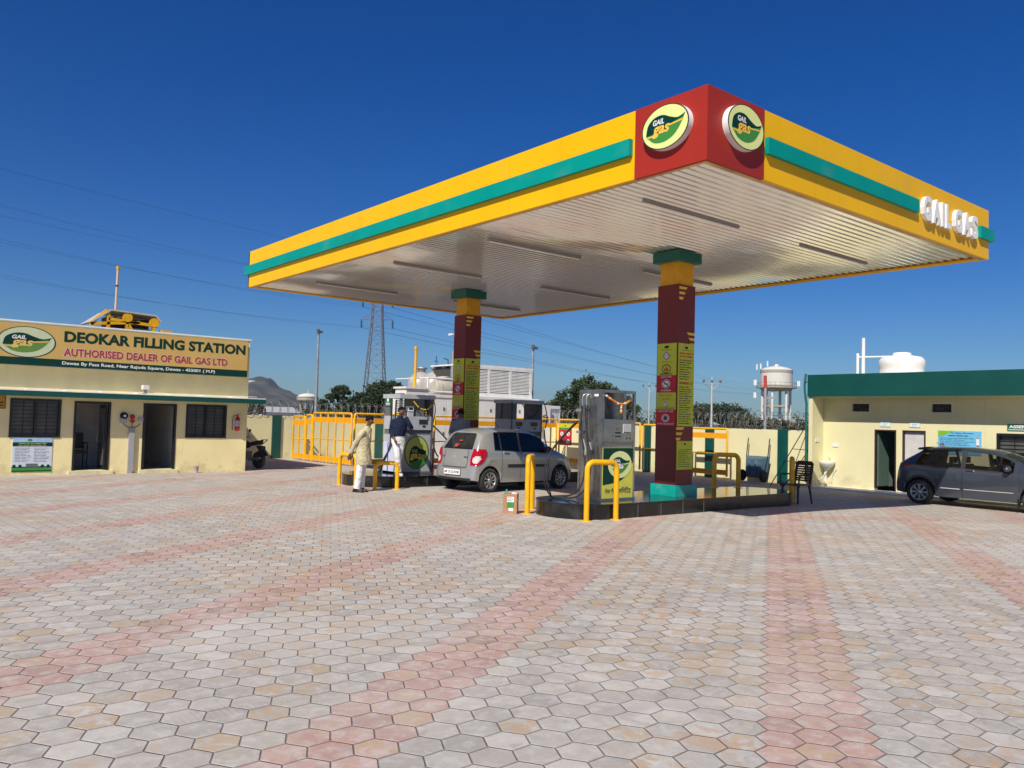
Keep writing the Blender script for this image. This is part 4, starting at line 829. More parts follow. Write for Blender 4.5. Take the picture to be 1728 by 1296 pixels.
rail(21.3, 21.3, 21.3, 23.1, 1.66, 1, 'yellow railing panel carrying the red warning board')
rail(21.3, 19.0, 21.3, 21.2, 1.60, 1, 'yellow railing panel behind the stainless dispenser', True, False)
rail(21.35, 18.0, 21.35, 18.9, 1.56, 1, 'slim yellow railing between dispenser and near maroon column', True, False)
rail(21.35, 17.0, 21.35, 17.9, 1.54, 1, 'yellow railing panel mostly hidden by the near maroon column', True, False)
rail(21.4, 15.5, 21.4, 16.9, 1.50, 1, 'yellow railing gate open in front of the cream wall, right of the near column')
# boards on the railing
FB = FX(21.25, 22.7+18.7, 0)
def f_(b):
    b.fbox(FB, 18.35, .70, 19.05, 1.28, 0, .015, 0); b.fbox(FB, 18.35, 1.36, 19.05, 1.50, 0, .015, 1); b.fbox(FB, 18.35, 1.28, 19.05, 1.36, 0, .015, 2)
    for i, (a, z) in enumerate(((18.52, 1.13), (18.88, 1.13), (18.52, .85), (18.88, .85))): b.ell(FB, a, z, .11, .10, .018, 3 if i != 2 else 4, 20); b.ring(FB, a, z, .11, .10, .02, .02, 0, 20); b.poly(FB, [(a-.05, z+.03), (a-.03, z+.05), (a+.06, z-.04), (a+.04, z-.06)], .021, 4)
    b.ell(FB, 18.7, 1.43, .04, .03, .018, 4, 12)
simple('warning_board', f_, [SRED, SYEL, LGREEN, WHITE2, INK], 'red four-symbol warning board hung on the yellow railing', 'sign')
def f_(b):
    b.fbox(FY(0, 27.9, 0), 17.05, .88, 17.75, 1.38, 0, .015, 0)
    b.rect(FY(0, 27.9, 0), 17.05, .88, 17.75, .96, .018, 1); b.rect(FY(0, 27.9, 0), 17.05, 1.33, 17.75, 1.38, .018, 1); b.lines(FY(0, 27.9, 0), 17.1, .98, 17.7, 1.31, 8, .018, 2, .25, .2)
simple('notice_sheet', f_, [SPAPER, LGREEN, SBLUE], 'pale notice with green borders on the wall behind the railings', 'sign')
# red trolley
def f_(b):
    x, y = 13.55, 20.8
    for dx in (0, .42): b.tube([(x+dx, y, .05), (x+dx+.06, y, .95)], .014, 6)
    for z in (.95, .62, .28, .06): b.tube([(x+.05*z, y, z), (x+.42+.05*z, y, z)], .012, 6)
    b.tube([(x, y, .06), (x, y-.3, .06), (x+.42, y-.3, .06), (x+.42, y, .06)], .012, 6)
    b.lathe([(0, .08), (.10, .09), (.11, .15), (.11, .55), (.07, .66), (.03, .72)], (x+.27, y-.12, 0), n=16)
simple('fire_trolley', f_, [REDM], 'red wheeled extinguisher trolley behind the hatchback tailgate', 'trolley')
def PLANT(p): return V((p[0]*1.146, p[1]*1.146, max(0, p[2]*1.146-.234)))      # the plant stands 3 m behind the railings
XF_ = [PLANT]
# ------------------------------------------------ compressor plant
cp = root('compressor_container', (17, 23, 0), 'white compressor container with cupboard doors and orange stripe', 'container')
F = FY(0, 22, 0)
b = MB(); b.box(14.55, 19.2, 22, 24.3, .25, 2.26); b.build('housing', WHITE, cp)
b = MB(); b.box(14.5, 19.25, 21.96, 24.34, 2.262, 2.36); b.box(14.5, 19.25, 21.97, 24.3, .12, .25); b.build('frame', WHITE, cp)
b = MB(); b.box(14.55, 19.2, 21.985, 21.999, 1.42, 1.62); b.build('stripe', MESH, cp)
for i in range(7):
    x = 14.65+i*.64; b = MB(); b.fbox(F, x, .32, x+.61, 2.2, 0.001, .02, 0); o_ = b.build('cupboard_door', WHITE, cp)
    b = MB(); [b.fbox(F, x+.48, z, x+.54, z+.10, .02, .035) for z in (.55, 1.05, 1.85)]; b.build('latch', DGREYP, o_)
b = MB(); b.box(14.5, 19.25, 21.97, 22.1, .06, .12); b.build('skid', BLACK, cp)
lb_ = root('cooling_louvre_box', (18, 23, 2.36), 'tall white louvred cooling box on top of the compressor container', 'cooler')
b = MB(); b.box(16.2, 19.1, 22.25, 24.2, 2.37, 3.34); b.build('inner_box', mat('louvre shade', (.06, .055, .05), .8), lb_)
b = MB(); F3 = FY(0, 22.25, 0)
for x in (16.2, 17.14, 18.08, 19.02): b.fbox(F3, x-.04, 2.37, x+.06, 3.38, 0, .06)
b.fbox(F3, 16.16, 3.30, 19.1, 3.40, .0, .065); b.fbox(F3, 16.16, 2.365, 19.1, 2.50, .0, .065); b.box(16.1, 19.15, 22.2, 24.25, 3.401, 3.45); b.box(19.03, 19.12, 22.25, 24.2, 2.37, 3.40); b.build('casing', WHITE, lb_)
b = MB()
for i in range(15):
    z = 2.53+i*.051; b.add([(16.2, 22.245, z), (19.0, 22.245, z), (19.0, 22.195, z+.004), (16.2, 22.195, z+.004)], [(0, 1, 2, 3)]); b.add([(16.2, 22.195, z), (19.0, 22.195, z), (19.0, 22.205, z+.03), (16.2, 22.205, z+.03)], [(0, 1, 2, 3)])
b.build('louvre', WHITE, lb_)
kb = root('control_cabin', (14.0, 22.5, 0), 'white control cabin with vent grilles left of the compressor container', 'cabin')
b = MB(); b.box(13.72, 14.5, 22, 22.65, .1, 2.5); b.build('housing', WHITE, kb); b = MB(); b.box(13.67, 14.54, 21.95, 22.7, 2.5, 2.56); b.build('roof', WHITE, kb)
b = MB(); Fk = FX(13.72, 22.7, 0)
b.fbox(Fk, .1, 1.7, .62, 2.35, .001, .01, 0)
for i in range(12): b.fbox(Fk, .1, 1.72+i*.052, .62, 1.745+i*.052, .011, .03, 1)
b.build('vent_grille', [DARKIN, WHITE], kb)
def pt(b, pts, r=.03, m=0): b.tube([V(p) for p in pts], r, 8, m)
def f_(b): pt(b, [(14.35, 22.5, 2.56), (14.35, 22.5, 3.85)], .045); b.lathe([(.06, 0), (.06, .09)], (14.35, 22.5, 3.8), n=10)
simple('vent_stack', f_, [GYEL], 'yellow vent pipe rising from the control cabin', 'pipe')
for x, y, r_, lb, ln in ((16.42, 24.2, .57, 'rounded grey gas vessel nearest, above the railing platform', .25), (16.17, 24.75, .55, 'rounded grey gas vessel behind the other, by the yellow pipe', .25)):
    v = root('pressure_vessel', (x, y, 2.2), lb, 'vessel', 'grey gas vessels')
    b = MB(); b.lathe([(0, -.34), (r_*.35, -.31), (r_*.65, -.22), (r_*.88, -.08), (r_, .10), (r_, ln), (r_*.85, ln+.16), (0, ln+.34)], (x, y, 2.70), (0, 1, 0), 32); b.build('shell', mat('vessel grey', (.42, .40, .36), .35, var=.06), v)
    b = MB(); b.lathe([(.14, 2.70+r_-.1), (.14, 3.34), (.20, 3.345), (.20, 3.40), (.08, 3.43)], (x, y+.18, 0), n=18); b.build('manhole', GALV, v)
    b = MB(); b.box(x-.4, x+.4, y+.1, y+.3, 1.2, 2.3); b.build('saddle', GALV, v)
def f_(b): b.lathe([(.05, 3.42), (.05, 3.52), (.02, 3.55), (.02, 3.80)], (16.42, 24.38, 0), n=10); b.bar((16.34, 24.38, 3.62), (16.50, 24.38, 3.62), .03)
simple('relief_valve', f_, [mat('valve blue', (.02, .08, .35), .4)], 'blue relief valve on top of the nearest grey vessel', 'valve')
def f_(b): pt(b, [(16.45, 24.4, 3.38), (17.0, 24.4, 3.36), (17.02, 24.4, 3.2), (17.02, 24.4, 2.4)], .03); pt(b, [(16.98, 24.4, 3.3), (16.94, 24.4, 3.72), (16.76, 24.4, 3.75)], .022)
simple('blue_pipework', f_, [mat('pipe teal blue', (.02, .12, .20), .4)], 'thin blue-grey pipes running off the nearest vessel', 'pipe')
def f_(b):
    for z in (2.88, 2.45): pt(b, [(14.55, 22.05, z), (16.05, 22.05, z)], .025)
    for x in (14.55, 15.85, 16.05): pt(b, [(x, 22.05, 2.36), (x, 22.05, 2.88)], .025)
    pt(b, [(14.55, 22.05, 2.88), (14.55, 24, 2.88)], .02)
simple('roof_guard_rail', f_, [WHITE2], 'white guard rail on the container roof', 'railing')
def f_(b): b.lathe([(.2, 0), (.23, .03), (.23, .9), (.2, .93)], (15.2, 22.7, 2.62), (1, 0, 0), 24, 0); b.lathe([(.25, .2), (.25, .24)], (15.2, 22.7, 2.62), (1, 0, 0), 24, 0); b.box(15.3, 15.4, 22.6, 22.8, 2.36, 2.5); b.box(15.9, 16.0, 22.6, 22.8, 2.36, 2.5); b.lathe([(.12, 0), (.3, .12), (.1, .16)], (15.75, 22.9, 2.85), n=20)
simple('horizontal_cylinder', f_, [mat('cylinder beige', (.50, .46, .38), .45, var=.08)], 'small beige horizontal cylinder on the container roof', 'cylinder')
def f_(b): pt(b, [(16.18, 23, 2.36), (16.18, 23, 3.9)], .08)
simple('exhaust_pipe', f_, [GALV], 'fat pale exhaust pipe left of the far maroon column', 'pipe')
def f_(b): b.box(19.3, 19.85, 21.5, 22.1, .05, 2.14, 0); b.box(19.4, 19.75, 21.485, 21.499, 1.3, 1.5, 1); [b.box(19.36, 19.8, 21.49, 21.499, 1.9+.04*i, 1.92+.04*i, 2) for i in range(4)]
simple('control_cabinet', f_, [WHITE, SCREEN, GREYP], 'tall white control cabinet right of the container', 'cabinet')
def f_(b): b.box(18.75, 19.2, 21.3, 21.9, .05, 2.15, 0); b.box(18.85, 19.1, 21.285, 21.299, 1.55, 1.75, 1); b.tube([(18.7, 21.2, 1.2), (18.7, 21.2, 1.75), (18.9, 21.2, 1.8)], .03, 8, 1)
simple('meter_cabinet', f_, [WHITE, DGREYP], 'white meter cabinet with dark valve gear at its top', 'cabinet')
XF_ = []
# ------------------------------------------------ masts, poles, pylon
def mast(x, y, h, label, lean=0):
    r = root('light_mast', (x, y, 0), label, 'mast', 'light masts')
    b = MB(); b.tube([(x, y, 0), (x, y, h)], .06, 10, rs=[.09, .05]); b.build('pole', GALV, r)
    b = MB(); b.box(x-.10, x+.12, y-.03, y+.03, h-.05, h-.01); b.box(x-.13, x-.02, y-.14, y-.03, h-.10, h+.06); b.box(x+.04, x+.17, y-.12, y-.03, h-.12, h-.0); b.lathe([(.05, 0), (.06, .06), (.03, .12)], (x, y, h-.01), n=8); b.build('floodlight', DGREYP, r)
mast(17.9, 36.9, 5.7, 'slim light mast left of the pylon, behind the railings')
mast(22.75, 26.45, 4.75, 'slim light mast right of the louvred cooling box')
def f_(b): b.tube([(29.2, 40.4, 0), (29.2, 40.4, 6.6)], .07, 8); b.tube([(29.2, 40.4, 6.6), (28.8, 40.8, 6.68)], .05, 8); b.box(28.5, 28.95, 40.7, 41.1, 6.64, 6.76)
simple('street_lamp', f_, [WHITE], 'white street lamp head poking out left of the far maroon column', 'lamp')
def f_(b): pt(b, [(7.3, 31.0, 0), (7.3, 31.0, 4.6)], .05, 0); pt(b, [(7.3, 31.0, 4.6), (7.32, 31.0, 6.55)], .042, 1); b.lathe([(.06, 0), (.06, .12)], (7.32, 31, 6.5), n=8, m=0); [b.lathe([(.055, 0), (.055, .05)], (7.31, 31, z), n=8, m=2) for z in (5.0, 5.9)]
simple('exhaust_stack', f_, [GYEL, mat('stack buff', (.62, .46, .28), .6), BLACK], 'tall yellow and buff stack behind the office name board', 'pipe')
tr = root('drilling_machine', (7.8, 31, 0), 'yellow machine with pale hood showing above the office parapet', 'machine')
b = MB(); y0 = 30.2
for p, q in [((6.35, y0, 4.45), (6.85, y0, 4.95)), ((6.35, y0, 4.45), (7.9, y0, 4.62)), ((6.9, y0, 3.4), (6.9, y0, 4.95)), ((7.50, y0, 3.4), (7.50, y0, 4.80)), ((8.38, y0, 3.2), (8.38, y0, 4.78)), ((6.9, y0, 4.66), (8.5, y0, 4.55)), ((7.55, y0, 4.5), (7.85, y0, 4.0)), ((6.4, y0, 3.4), (6.4, y0, 4.45)), ((6.4, y0, 4.1), (7.4, y0, 4.2))]: b.bar(p, q, .14, .10)
for x, z in ((7.50, 4.76), (8.38, 4.66)): b.lathe([(.16, 0), (.16, .1)], (x, y0-.08, z), (0, 1, 0), 16)
b.box(8.6, 8.95, 30.0, 30.3, 3.95, 4.42); b.build('frame', GYEL, tr)
b = MB(); b.prism(FY(0, 30.1, 0), [(6.35, 4.52), (6.95, 4.99), (8.42, 4.93), (8.62, 4.72), (8.57, 4.70), (8.40, 4.88), (6.97, 4.94), (6.39, 4.49)], -1.8, 0); b.build('hood', mat('hood buff', (.55, .50, .42), .5), tr)
b = MB(); b.box(7.0, 8.4, 30.9, 31.6, 3.5, 4.80, 0); b.box(7.6, 8.3, 30.28, 30.39, 3.9, 4.42, 1); b.build('engine', [BLACK, mat('case blue grey', (.25, .28, .30), .4)], tr)
b = MB(); b.box(6.3, 9.3, 30.3, 32, .8, 3.4); [b.lathe([(.5, 0), (.5, .3)], (x, 30.0, .5), (0, 1, 0), 20) for x in (6.9, 8.8)]; b.build('chassis', DGREYP, tr)
def pole(x, y, h, label, mt=GALV, arms=True, g='utility poles'):
    r = root('utility_pole', (x, y, 0), label, 'pole', g); b = MB(); b.tube([(x, y, 0), (x, y, h)], .06, 8, rs=[.075, .045]); b.build('post', mt, r)
    if arms:
        b = MB(); b.bar((x-.35, y+.35, h-.35), (x+.35, y-.35, h-.35), .07); b.tube([(x-.3, y+.3, h-.35), (x, y, h-.7)], .02, 5); b.tube([(x+.3, y-.3, h-.35), (x, y, h-.7)], .02, 5); b.build('crossarm', GALV, r)
        b = MB(); [b.lathe([(.05, 0), (.07, .08), (.04, .18)], (x+d, y-d, h-.31), n=8) for d in (-.32, 0, .32)]; b.build('insulator', DGREYP, r)
pole(37.0, 27.85, 4.25, 'concrete utility pole right of the near maroon column', mat('concrete', (.5, .5, .5), .8))
pole(45.8, 40.05, 4.6, 'pale utility pole just left of the near maroon column', mat('concrete', (.5, .5, .5), .8))
pole(46.9, 39.1, 4.4, 'second pale pole leaning beside the maroon column', mat('concrete', (.5, .5, .5), .8), False)
def f_(b): b.tube([(39.3, 26, 0), (39.3, 26, 3.75)], .08, 10, 0, rs=[.09, .075]); b.tube([(39.3, 26, 3.75), (39.25, 26, 4.42)], .085, 10, 1); b.bar((39.3, 25.9, 3.2), (39.6, 25.6, 3.2), .12, .12, 0)
simple('signal_pole', f_, [mat('pole grey', (.33, .33, .36), .6), mat('pole red', (.55, .05, .02), .6)], 'grey pole with red top in front of the water tower', 'pole', 'red topped poles')
def f_(b): b.tube([(58, 32.5, 0), (58, 32.5, 2.5)], .12, 8, 0); b.tube([(58, 32.5, 2.5), (58, 32.5, 3.1)], .14, 8, 1); b.lathe([(0, 0), (.3, .15), (.3, .5), (0, .6)], (58, 32.3, 1.4), n=12, m=2)
simple('signal_pole', f_, [mat('pole grey', (.33, .33, .36), .6), mat('pole red', (.55, .05, .02), .6), WHITE2], 'small distant red topped pole right of the water tower', 'pole', 'red topped poles')
# pylon
pyx, pyy = 55.3, 96.6; pr_ = root('electricity_pylon', (pyx, pyy, 0), 'steel lattice electricity pylon rising behind the canopy edge', 'pylon')
PYM = mat('pylon steel', (.20, .22, .25), .6, metal=.3); ax = V((.77, -.64, 0)); ay = V((.64, .77, 0)); c0 = V((pyx, pyy, 0))
def hw(z): return 2.6-(2.6-1.05)*min(1, z/15.0)-max(0, z-15)*.03
b = MB(); lv = [0, 3, 5.4, 7.4, 9.1, 10.6, 12, 13.2, 14.3, 15.3, 16.4, 17.6, 18.9, 20.2, 21.6, 23]
cn = lambda z: [c0+ax*sx*hw(z)*.62+ay*sy*hw(z)*.62+V((0, 0, z)) for sx, sy in ((-1, -1), (1, -1), (1, 1), (-1, 1))]
for i in range(len(lv)-1):
    A_ = cn(lv[i]); B_ = cn(lv[i+1])
    for k in range(4):
        b.bar(A_[k], B_[k], .12); b.bar(A_[k], B_[(k+1) % 4], .055); b.bar(A_[(k+1) % 4], B_[k], .055); b.bar(B_[k], B_[(k+1) % 4], .05)
b.build('lattice', PYM, pr_)
ends = []
for z, wd in ((14.6, 2.1), (17.4, 2.0), (20.4, 1.8)):
    b = MB()
    for s_ in (-1, 1):
        tip = c0+ax*s_*wd+V((0, 0, z)); 
        for q in cn(z): 
            if (q-c0).dot(ax)*s_ > 0: b.bar(q, tip, .06); b.bar(q+V((0, 0, .8)), tip, .05)
    b.build('crossarm', PYM, pr_)
    for s_ in (-1, 1):
        tip = c0+ax*s_*wd+V((0, 0, z)); b = MB(); b.lathe([(.11, -1.15), (.13, -.9), (.11, -.6), (.13, -.3), (.05, -.05), (.05, 0)], tip, n=8); b.build('insulator', mat('insulator teal', (.03, .09, .10), .3), pr_); ends.append(tip-V((0, 0, 1.15)))
def wire(p, q, sag, label, r=.009):
    p = V(p); q = V(q); b = MB(); b.tube([p.lerp(q, i/24)-V((0, 0, sag*4*(i/24)*(1-i/24))) for i in range(25)], r, 4)
    return tag(b.build('power_line', mat('wire blue grey', (.05, .07, .10), .6)), label, 'cable', 'power lines to the pylon')
lz = [13.55, 13.05, 16.65, 16.05, 19.55, 18.2]
nm_ = ['lowest pair, left', 'lowest pair, right', 'middle pair, left', 'middle pair, right', 'top pair, left', 'top pair, right']
for i, e in enumerate(ends):
    wire((-1.9+.5*(i % 2), 78.1, lz[i]), e, .9, 'power line left of the pylon, %s of the bundle' % nm_[i])
    wire(e, (300-3*(i % 2), 200+2*(i % 2), 8+lz[i]*.55), 2.0, 'power line right of the pylon, %s of the bundle' % nm_[i], .02)
wire((-2, 78.1, 22.0), (55.3, 96.6, 23), .4, 'faintest, highest earth wire above the power lines', .012)
# ------------------------------------------------ water towers
wt = root('water_tower', (79.6, 51.3, 0), 'white concrete water tower on tall legs left of the utility building', 'water tower')
cx, cy = 79.6, 51.3; WT = mat('tower white', (.66, .64, .58), .8, var=.05, scale=.6, dirt=((.4, .38, .3), .5, .5)); WTG = mat('tower dull band', (.38, .35, .28), .85, var=.1)  # duller tone for the tank bands, balcony, beams and stair
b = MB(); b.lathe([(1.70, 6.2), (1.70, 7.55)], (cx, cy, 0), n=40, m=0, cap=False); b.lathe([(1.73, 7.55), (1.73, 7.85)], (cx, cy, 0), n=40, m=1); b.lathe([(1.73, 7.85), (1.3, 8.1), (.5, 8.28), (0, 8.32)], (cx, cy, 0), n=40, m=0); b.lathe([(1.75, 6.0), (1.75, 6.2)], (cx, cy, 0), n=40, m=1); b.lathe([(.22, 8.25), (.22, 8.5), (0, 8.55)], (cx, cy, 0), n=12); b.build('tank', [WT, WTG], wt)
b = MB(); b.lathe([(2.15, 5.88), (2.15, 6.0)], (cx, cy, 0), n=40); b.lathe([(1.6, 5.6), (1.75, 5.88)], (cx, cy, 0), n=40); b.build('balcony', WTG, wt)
b = MB(); [b.tube([(cx+2.1*cos(a*pi/12), cy+2.1*sin(a*pi/12), 6.0), (cx+2.1*cos(a*pi/12), cy+2.1*sin(a*pi/12), 6.45)], .02, 5) for a in range(24)]; b.tube([(cx+2.1*cos(a*pi/18), cy+2.1*sin(a*pi/18), 6.45) for a in range(37)], .02, 5); b.build('balcony_rail', GALV, wt)
for k in range(6):
    a = k*pi/3+.3; b = MB(); b.tube([(cx+1.5*cos(a), cy+1.5*sin(a), 0), (cx+1.5*cos(a), cy+1.5*sin(a), 5.7)], .15, 10); b.build('leg', WT, wt)
for z in (3.9, 1.9):
    b = MB(); [b.bar((cx+1.5*cos(k*pi/3+.3), cy+1.5*sin(k*pi/3+.3), z), (cx+1.5*cos((k+1)*pi/3+.3), cy+1.5*sin((k+1)*pi/3+.3), z), .16, .2) for k in range(6)]; b.build('ring_beam', WTG, wt)
b = MB()
for (px, py, z) in ((-1.7, 1.35, 7.9), (-1.35, 1.1, 8.0), (-.8, .6, 8.3), (-1.9, 1.5, 6.2), (-1.75, 1.4, 6.2), (1.85, -1.5, 6.2), (2.0, -1.6, 6.2), (-1.9, 1.5, 4.8), (-1.8, 1.4, 4.8)): b.box(cx+px-.06, cx+px+.06, cy+py-.06, cy+py+.06, z-.05, z+.55)
b.build('antenna', WHITE2, wt)
b = MB(); [b.box(cx-1.6+.18*i, cx-1.3+.18*i, cy+.2, cy+.6, 5.2-.3*i, 5.3-.3*i) for i in range(16)]; b.bar((cx-1.6, cy+.4, 5.2), (cx+1.4, cy+.4, .3), .08, .2); b.build('stair', WTG, wt)
w2 = root('water_tower', (66.1, 139.7, 0), 'far low round white water tank above the trees, right of the hill', 'water tower')
b = MB(); c = (66.1, 139.7, 0); b.lathe([(1.7, 4.0), (1.95, 4.15), (1.95, 4.75), (2.0, 4.78), (1.5, 5.15), (.7, 5.4), (0, 5.45)], c, n=36, m=0); b.lathe([(1.97, 4.2), (1.97, 4.6)], c, n=36, m=1, cap=False); b.lathe([(.08, 5.4), (.04, 6.1)], c, n=6); b.build('tank', [WT, WTG], w2)
b = MB(); [b.tube([(66.1+1.3*cos(k), 139.7+1.3*sin(k), 0), (66.1+1.3*cos(k), 139.7+1.3*sin(k), 4.1)], .15, 8) for k in range(6)]; b.build('legs_cluster', WTG, w2)
# ------------------------------------------------ trees
def leafmat(name, c1, c2):
    M = bpy.data.materials.new(name); M.use_nodes = True; n = M.node_tree; b = n.nodes['Principled BSDF']; tc = n.nodes.new('ShaderNodeTexCoord'); nz = n.nodes.new('ShaderNodeTexNoise'); nz.inputs['Scale'].default_value = 1.6; nz.inputs['Detail'].default_value = 5
    r = n.nodes.new('ShaderNodeValToRGB'); r.color_ramp.elements[0].position = .35; r.color_ramp.elements[1].position = .65; r.color_ramp.elements[0].color = (*c1, 1); r.color_ramp.elements[1].color = (*c2, 1)
    n.links.new(tc.outputs['Object'], nz.inputs[0]); n.links.new(nz.outputs[0], r.inputs[0]); n.links.new(r.outputs[0], b.inputs['Base Color']); b.inputs['Roughness'].default_value = .6; b.inputs['Specular IOR Level'].default_value = .25
    return M
LF1 = leafmat('neem leaves', (.022, .04, .012), (.075, .095, .03)); LF2 = leafmat('dark leaves', (.018, .034, .012), (.05, .07, .025)); LF3 = leafmat('scrub leaves', (.05, .055, .03), (.12, .12, .07))
BARK = mat('bark', (.10, .07, .05), .9, var=.2)
def tree(x, y, h, blobs, n, label, mt=LF1, leaf=.13, seed=1, nm='leafy_tree', grp='trees beyond the wall'):
    rd = random.Random(seed); r = root(nm, (x, y, 0), label, 'tree', grp); b = MB()
    b.tube([(x, y, 0), (x+.1, y, h*.3), (x, y+.1, h*.55)], .2, 8, rs=[.2, .15, .1]); tips = []
    for (bx, by, bz, br, bh) in blobs: b.tube([(x, y, h*.35), (x+bx*.5, y+by*.5, (h*.35+bz)*.5+.1), (x+bx, y+by, bz)], .06, 5, rs=[.09, .06, .02])
    b.build('trunk', BARK, r); b = MB(); tot = sum(q[3]**2 for q in blobs)
    for (bx, by, bz, br, bh) in blobs:
        k = int(n*br*br/tot); cl = []
        for i in range(max(6, k//45)):
            while True:
                v = V((rd.uniform(-1, 1), rd.uniform(-1, 1), rd.uniform(-1, 1)))
                if .25 < v.length < 1: break
            v = v.normalized()*(v.length**.45)
            cl.append((V((x+bx+v.x*br, y+by+v.y*br, bz+v.z*bh)), rd.uniform(.14, .34)*br))
        for i in range(k):
            c, cr = rd.choice(cl); d = V((rd.gauss(0, 1), rd.gauss(0, 1), rd.gauss(0, .8)))*cr*.55; p = c+d
            u = V((rd.gauss(0, 1), rd.gauss(0, 1), rd.gauss(0, 1))).normalized(); w_ = u.cross(V((rd.gauss(0, 1), rd.gauss(0, 1), rd.gauss(0, 1)))).normalized(); s_ = leaf*rd.uniform(.6, 1.3)
            b.add([p-u*s_, p+w_*s_*.45, p+u*s_, p-w_*s_*.45], [(0, 1, 2, 3)])
    b.build('crown', mt, r)
rx, ry = .77, -.64      # picture-right direction on the ground
def bl(*q): return [(rx*a+d*.64, ry*a+d*.77, z, r_, h_) for a, d, z, r_, h_ in q]
tree(27.7, 48.4, 3.9, bl((.5, 0, 3.0, 1.1, .9), (1.3, .3, 2.7, 1.0, .9), (-.6, 0, 2.4, 1.0, .7), (-1.6, .2, 2.0, .8, .5), (2.2, 0, 2.2, .9, .7), (1.1, .6, 3.4, .7, .5)), 17000, 'dark bushy tree in front of the pylon foot', LF2, .12, 3)
tree(25.9, 49.8, 3.7, bl((0, 0, 3.2, .55, .35), (-.5, 0, 2.8, .45, .3), (.35, 0, 2.5, .4, .35), (-1.1, 0, 2.3, .45, .25), (0, .1, 2.2, .3, .4)), 4200, 'small sparse tree left of the pylon', LF2, .11, 5)
tree(42.3, 43.0, 5.0, bl((0, 0, 3.9, 1.3, .9), (1.2, 0, 3.6, 1.2, .9), (-1.2, .3, 3.2, 1.1, .9), (.2, -.2, 2.6, 1.6, .9), (-2.0, .2, 2.5, 1.0, .7), (2.3, 0, 2.8, 1.2, .9), (3.2, .2, 2.3, 1.0, .8)), 15000, 'big spreading tree behind the stainless dispenser', LF1, .13, 7)
tree(48.2, 38.5, 3.6, bl((0, 0, 2.6, 1.0, .6), (-1.2, 0, 2.3, 1.0, .6), (1.2, 0, 2.1, .9, .5)), 4500, 'low scrubby tree right of the near maroon column', LF3, .12, 9)
tree(99.0, 74.5, 5.0, bl((0, 0, 3.3, 2.6, 1.0), (3.0, 0, 3.2, 2.4, 1.0), (-2.8, 0, 2.4, 2.0, .8), (5.4, 0, 2.2, 1.6, .7), (1.2, 0, 3.9, 2.2, .5), (-4.6, 0, 1.8, 1.5, .5)), 12000, 'distant flat-topped tree between utility pole and water tower', LF2, .24, 11)
tree(20.5, 60, 3.1, bl((0, 0, 2.2, 1.4, .6), (1.8, 0, 2.1, 1.2, .5), (-1.6, 0, 2.0, 1.2, .5), (3.2, 0, 1.8, 1.0, .5)), 6000, 'low grey-green thicket under the far round water tank', LF3, .12, 13)
tree(12.3, 64, 2.9, bl((0, 0, 1.9, 1.3, .5), (2, 0, 1.8, 1.2, .5), (-1.6, 0, 1.7, 1.2, .5)), 4500, 'low grey-green thicket in front of the hill foot', LF3, .12, 15)
tree(33.5, 47.5, 2.8, bl((0, 0, 2.0, 1.2, .6), (1.8, 0, 1.9, 1.2, .6), (-1.8, 0, 1.8, 1.2, .6)), 5000, 'bushy tree behind the grey vessels', LF2, .12, 17)
tree(57, 37, 2.6, bl((0, 0, 1.7, 1.3, .4), (2.5, 0, 1.6, 1.2, .4), (-2.4, 0, 1.8, 1.3, .5)), 5000, 'low scrub behind the razor wire left of the water tower', LF3, .13, 19)
# scattered far bushes and trees reading as one mass
b = MB(); rd = random.Random(5)
for i in range(330):
    ang = rd.uniform(-.75, .75)-.0; d = rd.uniform(110, 320); f_x = sin(ang); f_y = cos(ang); X = f_x*.77+f_y*.64; Y = -f_x*.64+f_y*.77; s_ = rd.uniform(.9, 2.6)*d/170
    for k in range(120):
        p = V((X*d+rd.gauss(0, s_*.9), Y*d+rd.gauss(0, s_*.9), abs(rd.gauss(s_*.5, s_*.42)))); u = V((rd.gauss(0, 1), rd.gauss(0, 1), rd.gauss(0, 1))).normalized(); w_ = u.cross(V((rd.gauss(0, 1), rd.gauss(0, 1), 1))).normalized(); q = s_*.15
        b.add([p-u*q, p+w_*q*.6, p+u*q, p-w_*q*.6], [(0, 1, 2, 3)])
tag(b.build('far_bushes', LF2, local=True), 'low mass of bushes and trees on the horizon', 'bushes', kind='stuff')
# far small buildings
fb = [(0, 24, 75, 3.2, 1.9, 'small white far hut behind the office corner'), (1, 17, 80, 4, 1.6, 'low white far shed near the hill foot'), (2, 30, 70, 3.0, 1.7, 'low white far shed left of the pylon'), (3, 84, 42, 5, 2.0, 'far shed with blue wall beside the water tower legs'), (4, 76, 60, 6, 1.7, 'far white shed left of the water tower legs'), (5, 70, 42.5, 4, 1.75, 'far shed with blue cladding under the water tower')]
for i, x, y, w_, h_, lb in fb:
    r = root('far_shed', (x, y, 0), lb, 'shed', 'sheds beyond the wall'); b = MB(); b.box(x-w_/2, x+w_/2, y-1.5, y+1.5, 0, h_); b.build('wall', mat('shed blue', (.05, .20, .45), .6) if i in (3, 5) else WHITE, r)
    b = MB(); b.prism(FX(x-w_/2-.2, y+1.7, h_), [(0, 0), (3.4, 0), (1.7, .5)], -w_-.4, 0); b.build('roof', mat('tin roof', (.45, .45, .45), .5), r)
    b = MB(); b.box(x-.3, x+.3, y-1.51, y-1.501, 0, 1.4); b.box(x-w_/2-.01, x-w_/2-.001, y-.3, y+.3, .5, 1.2); b.build('opening', DARKIN, r)
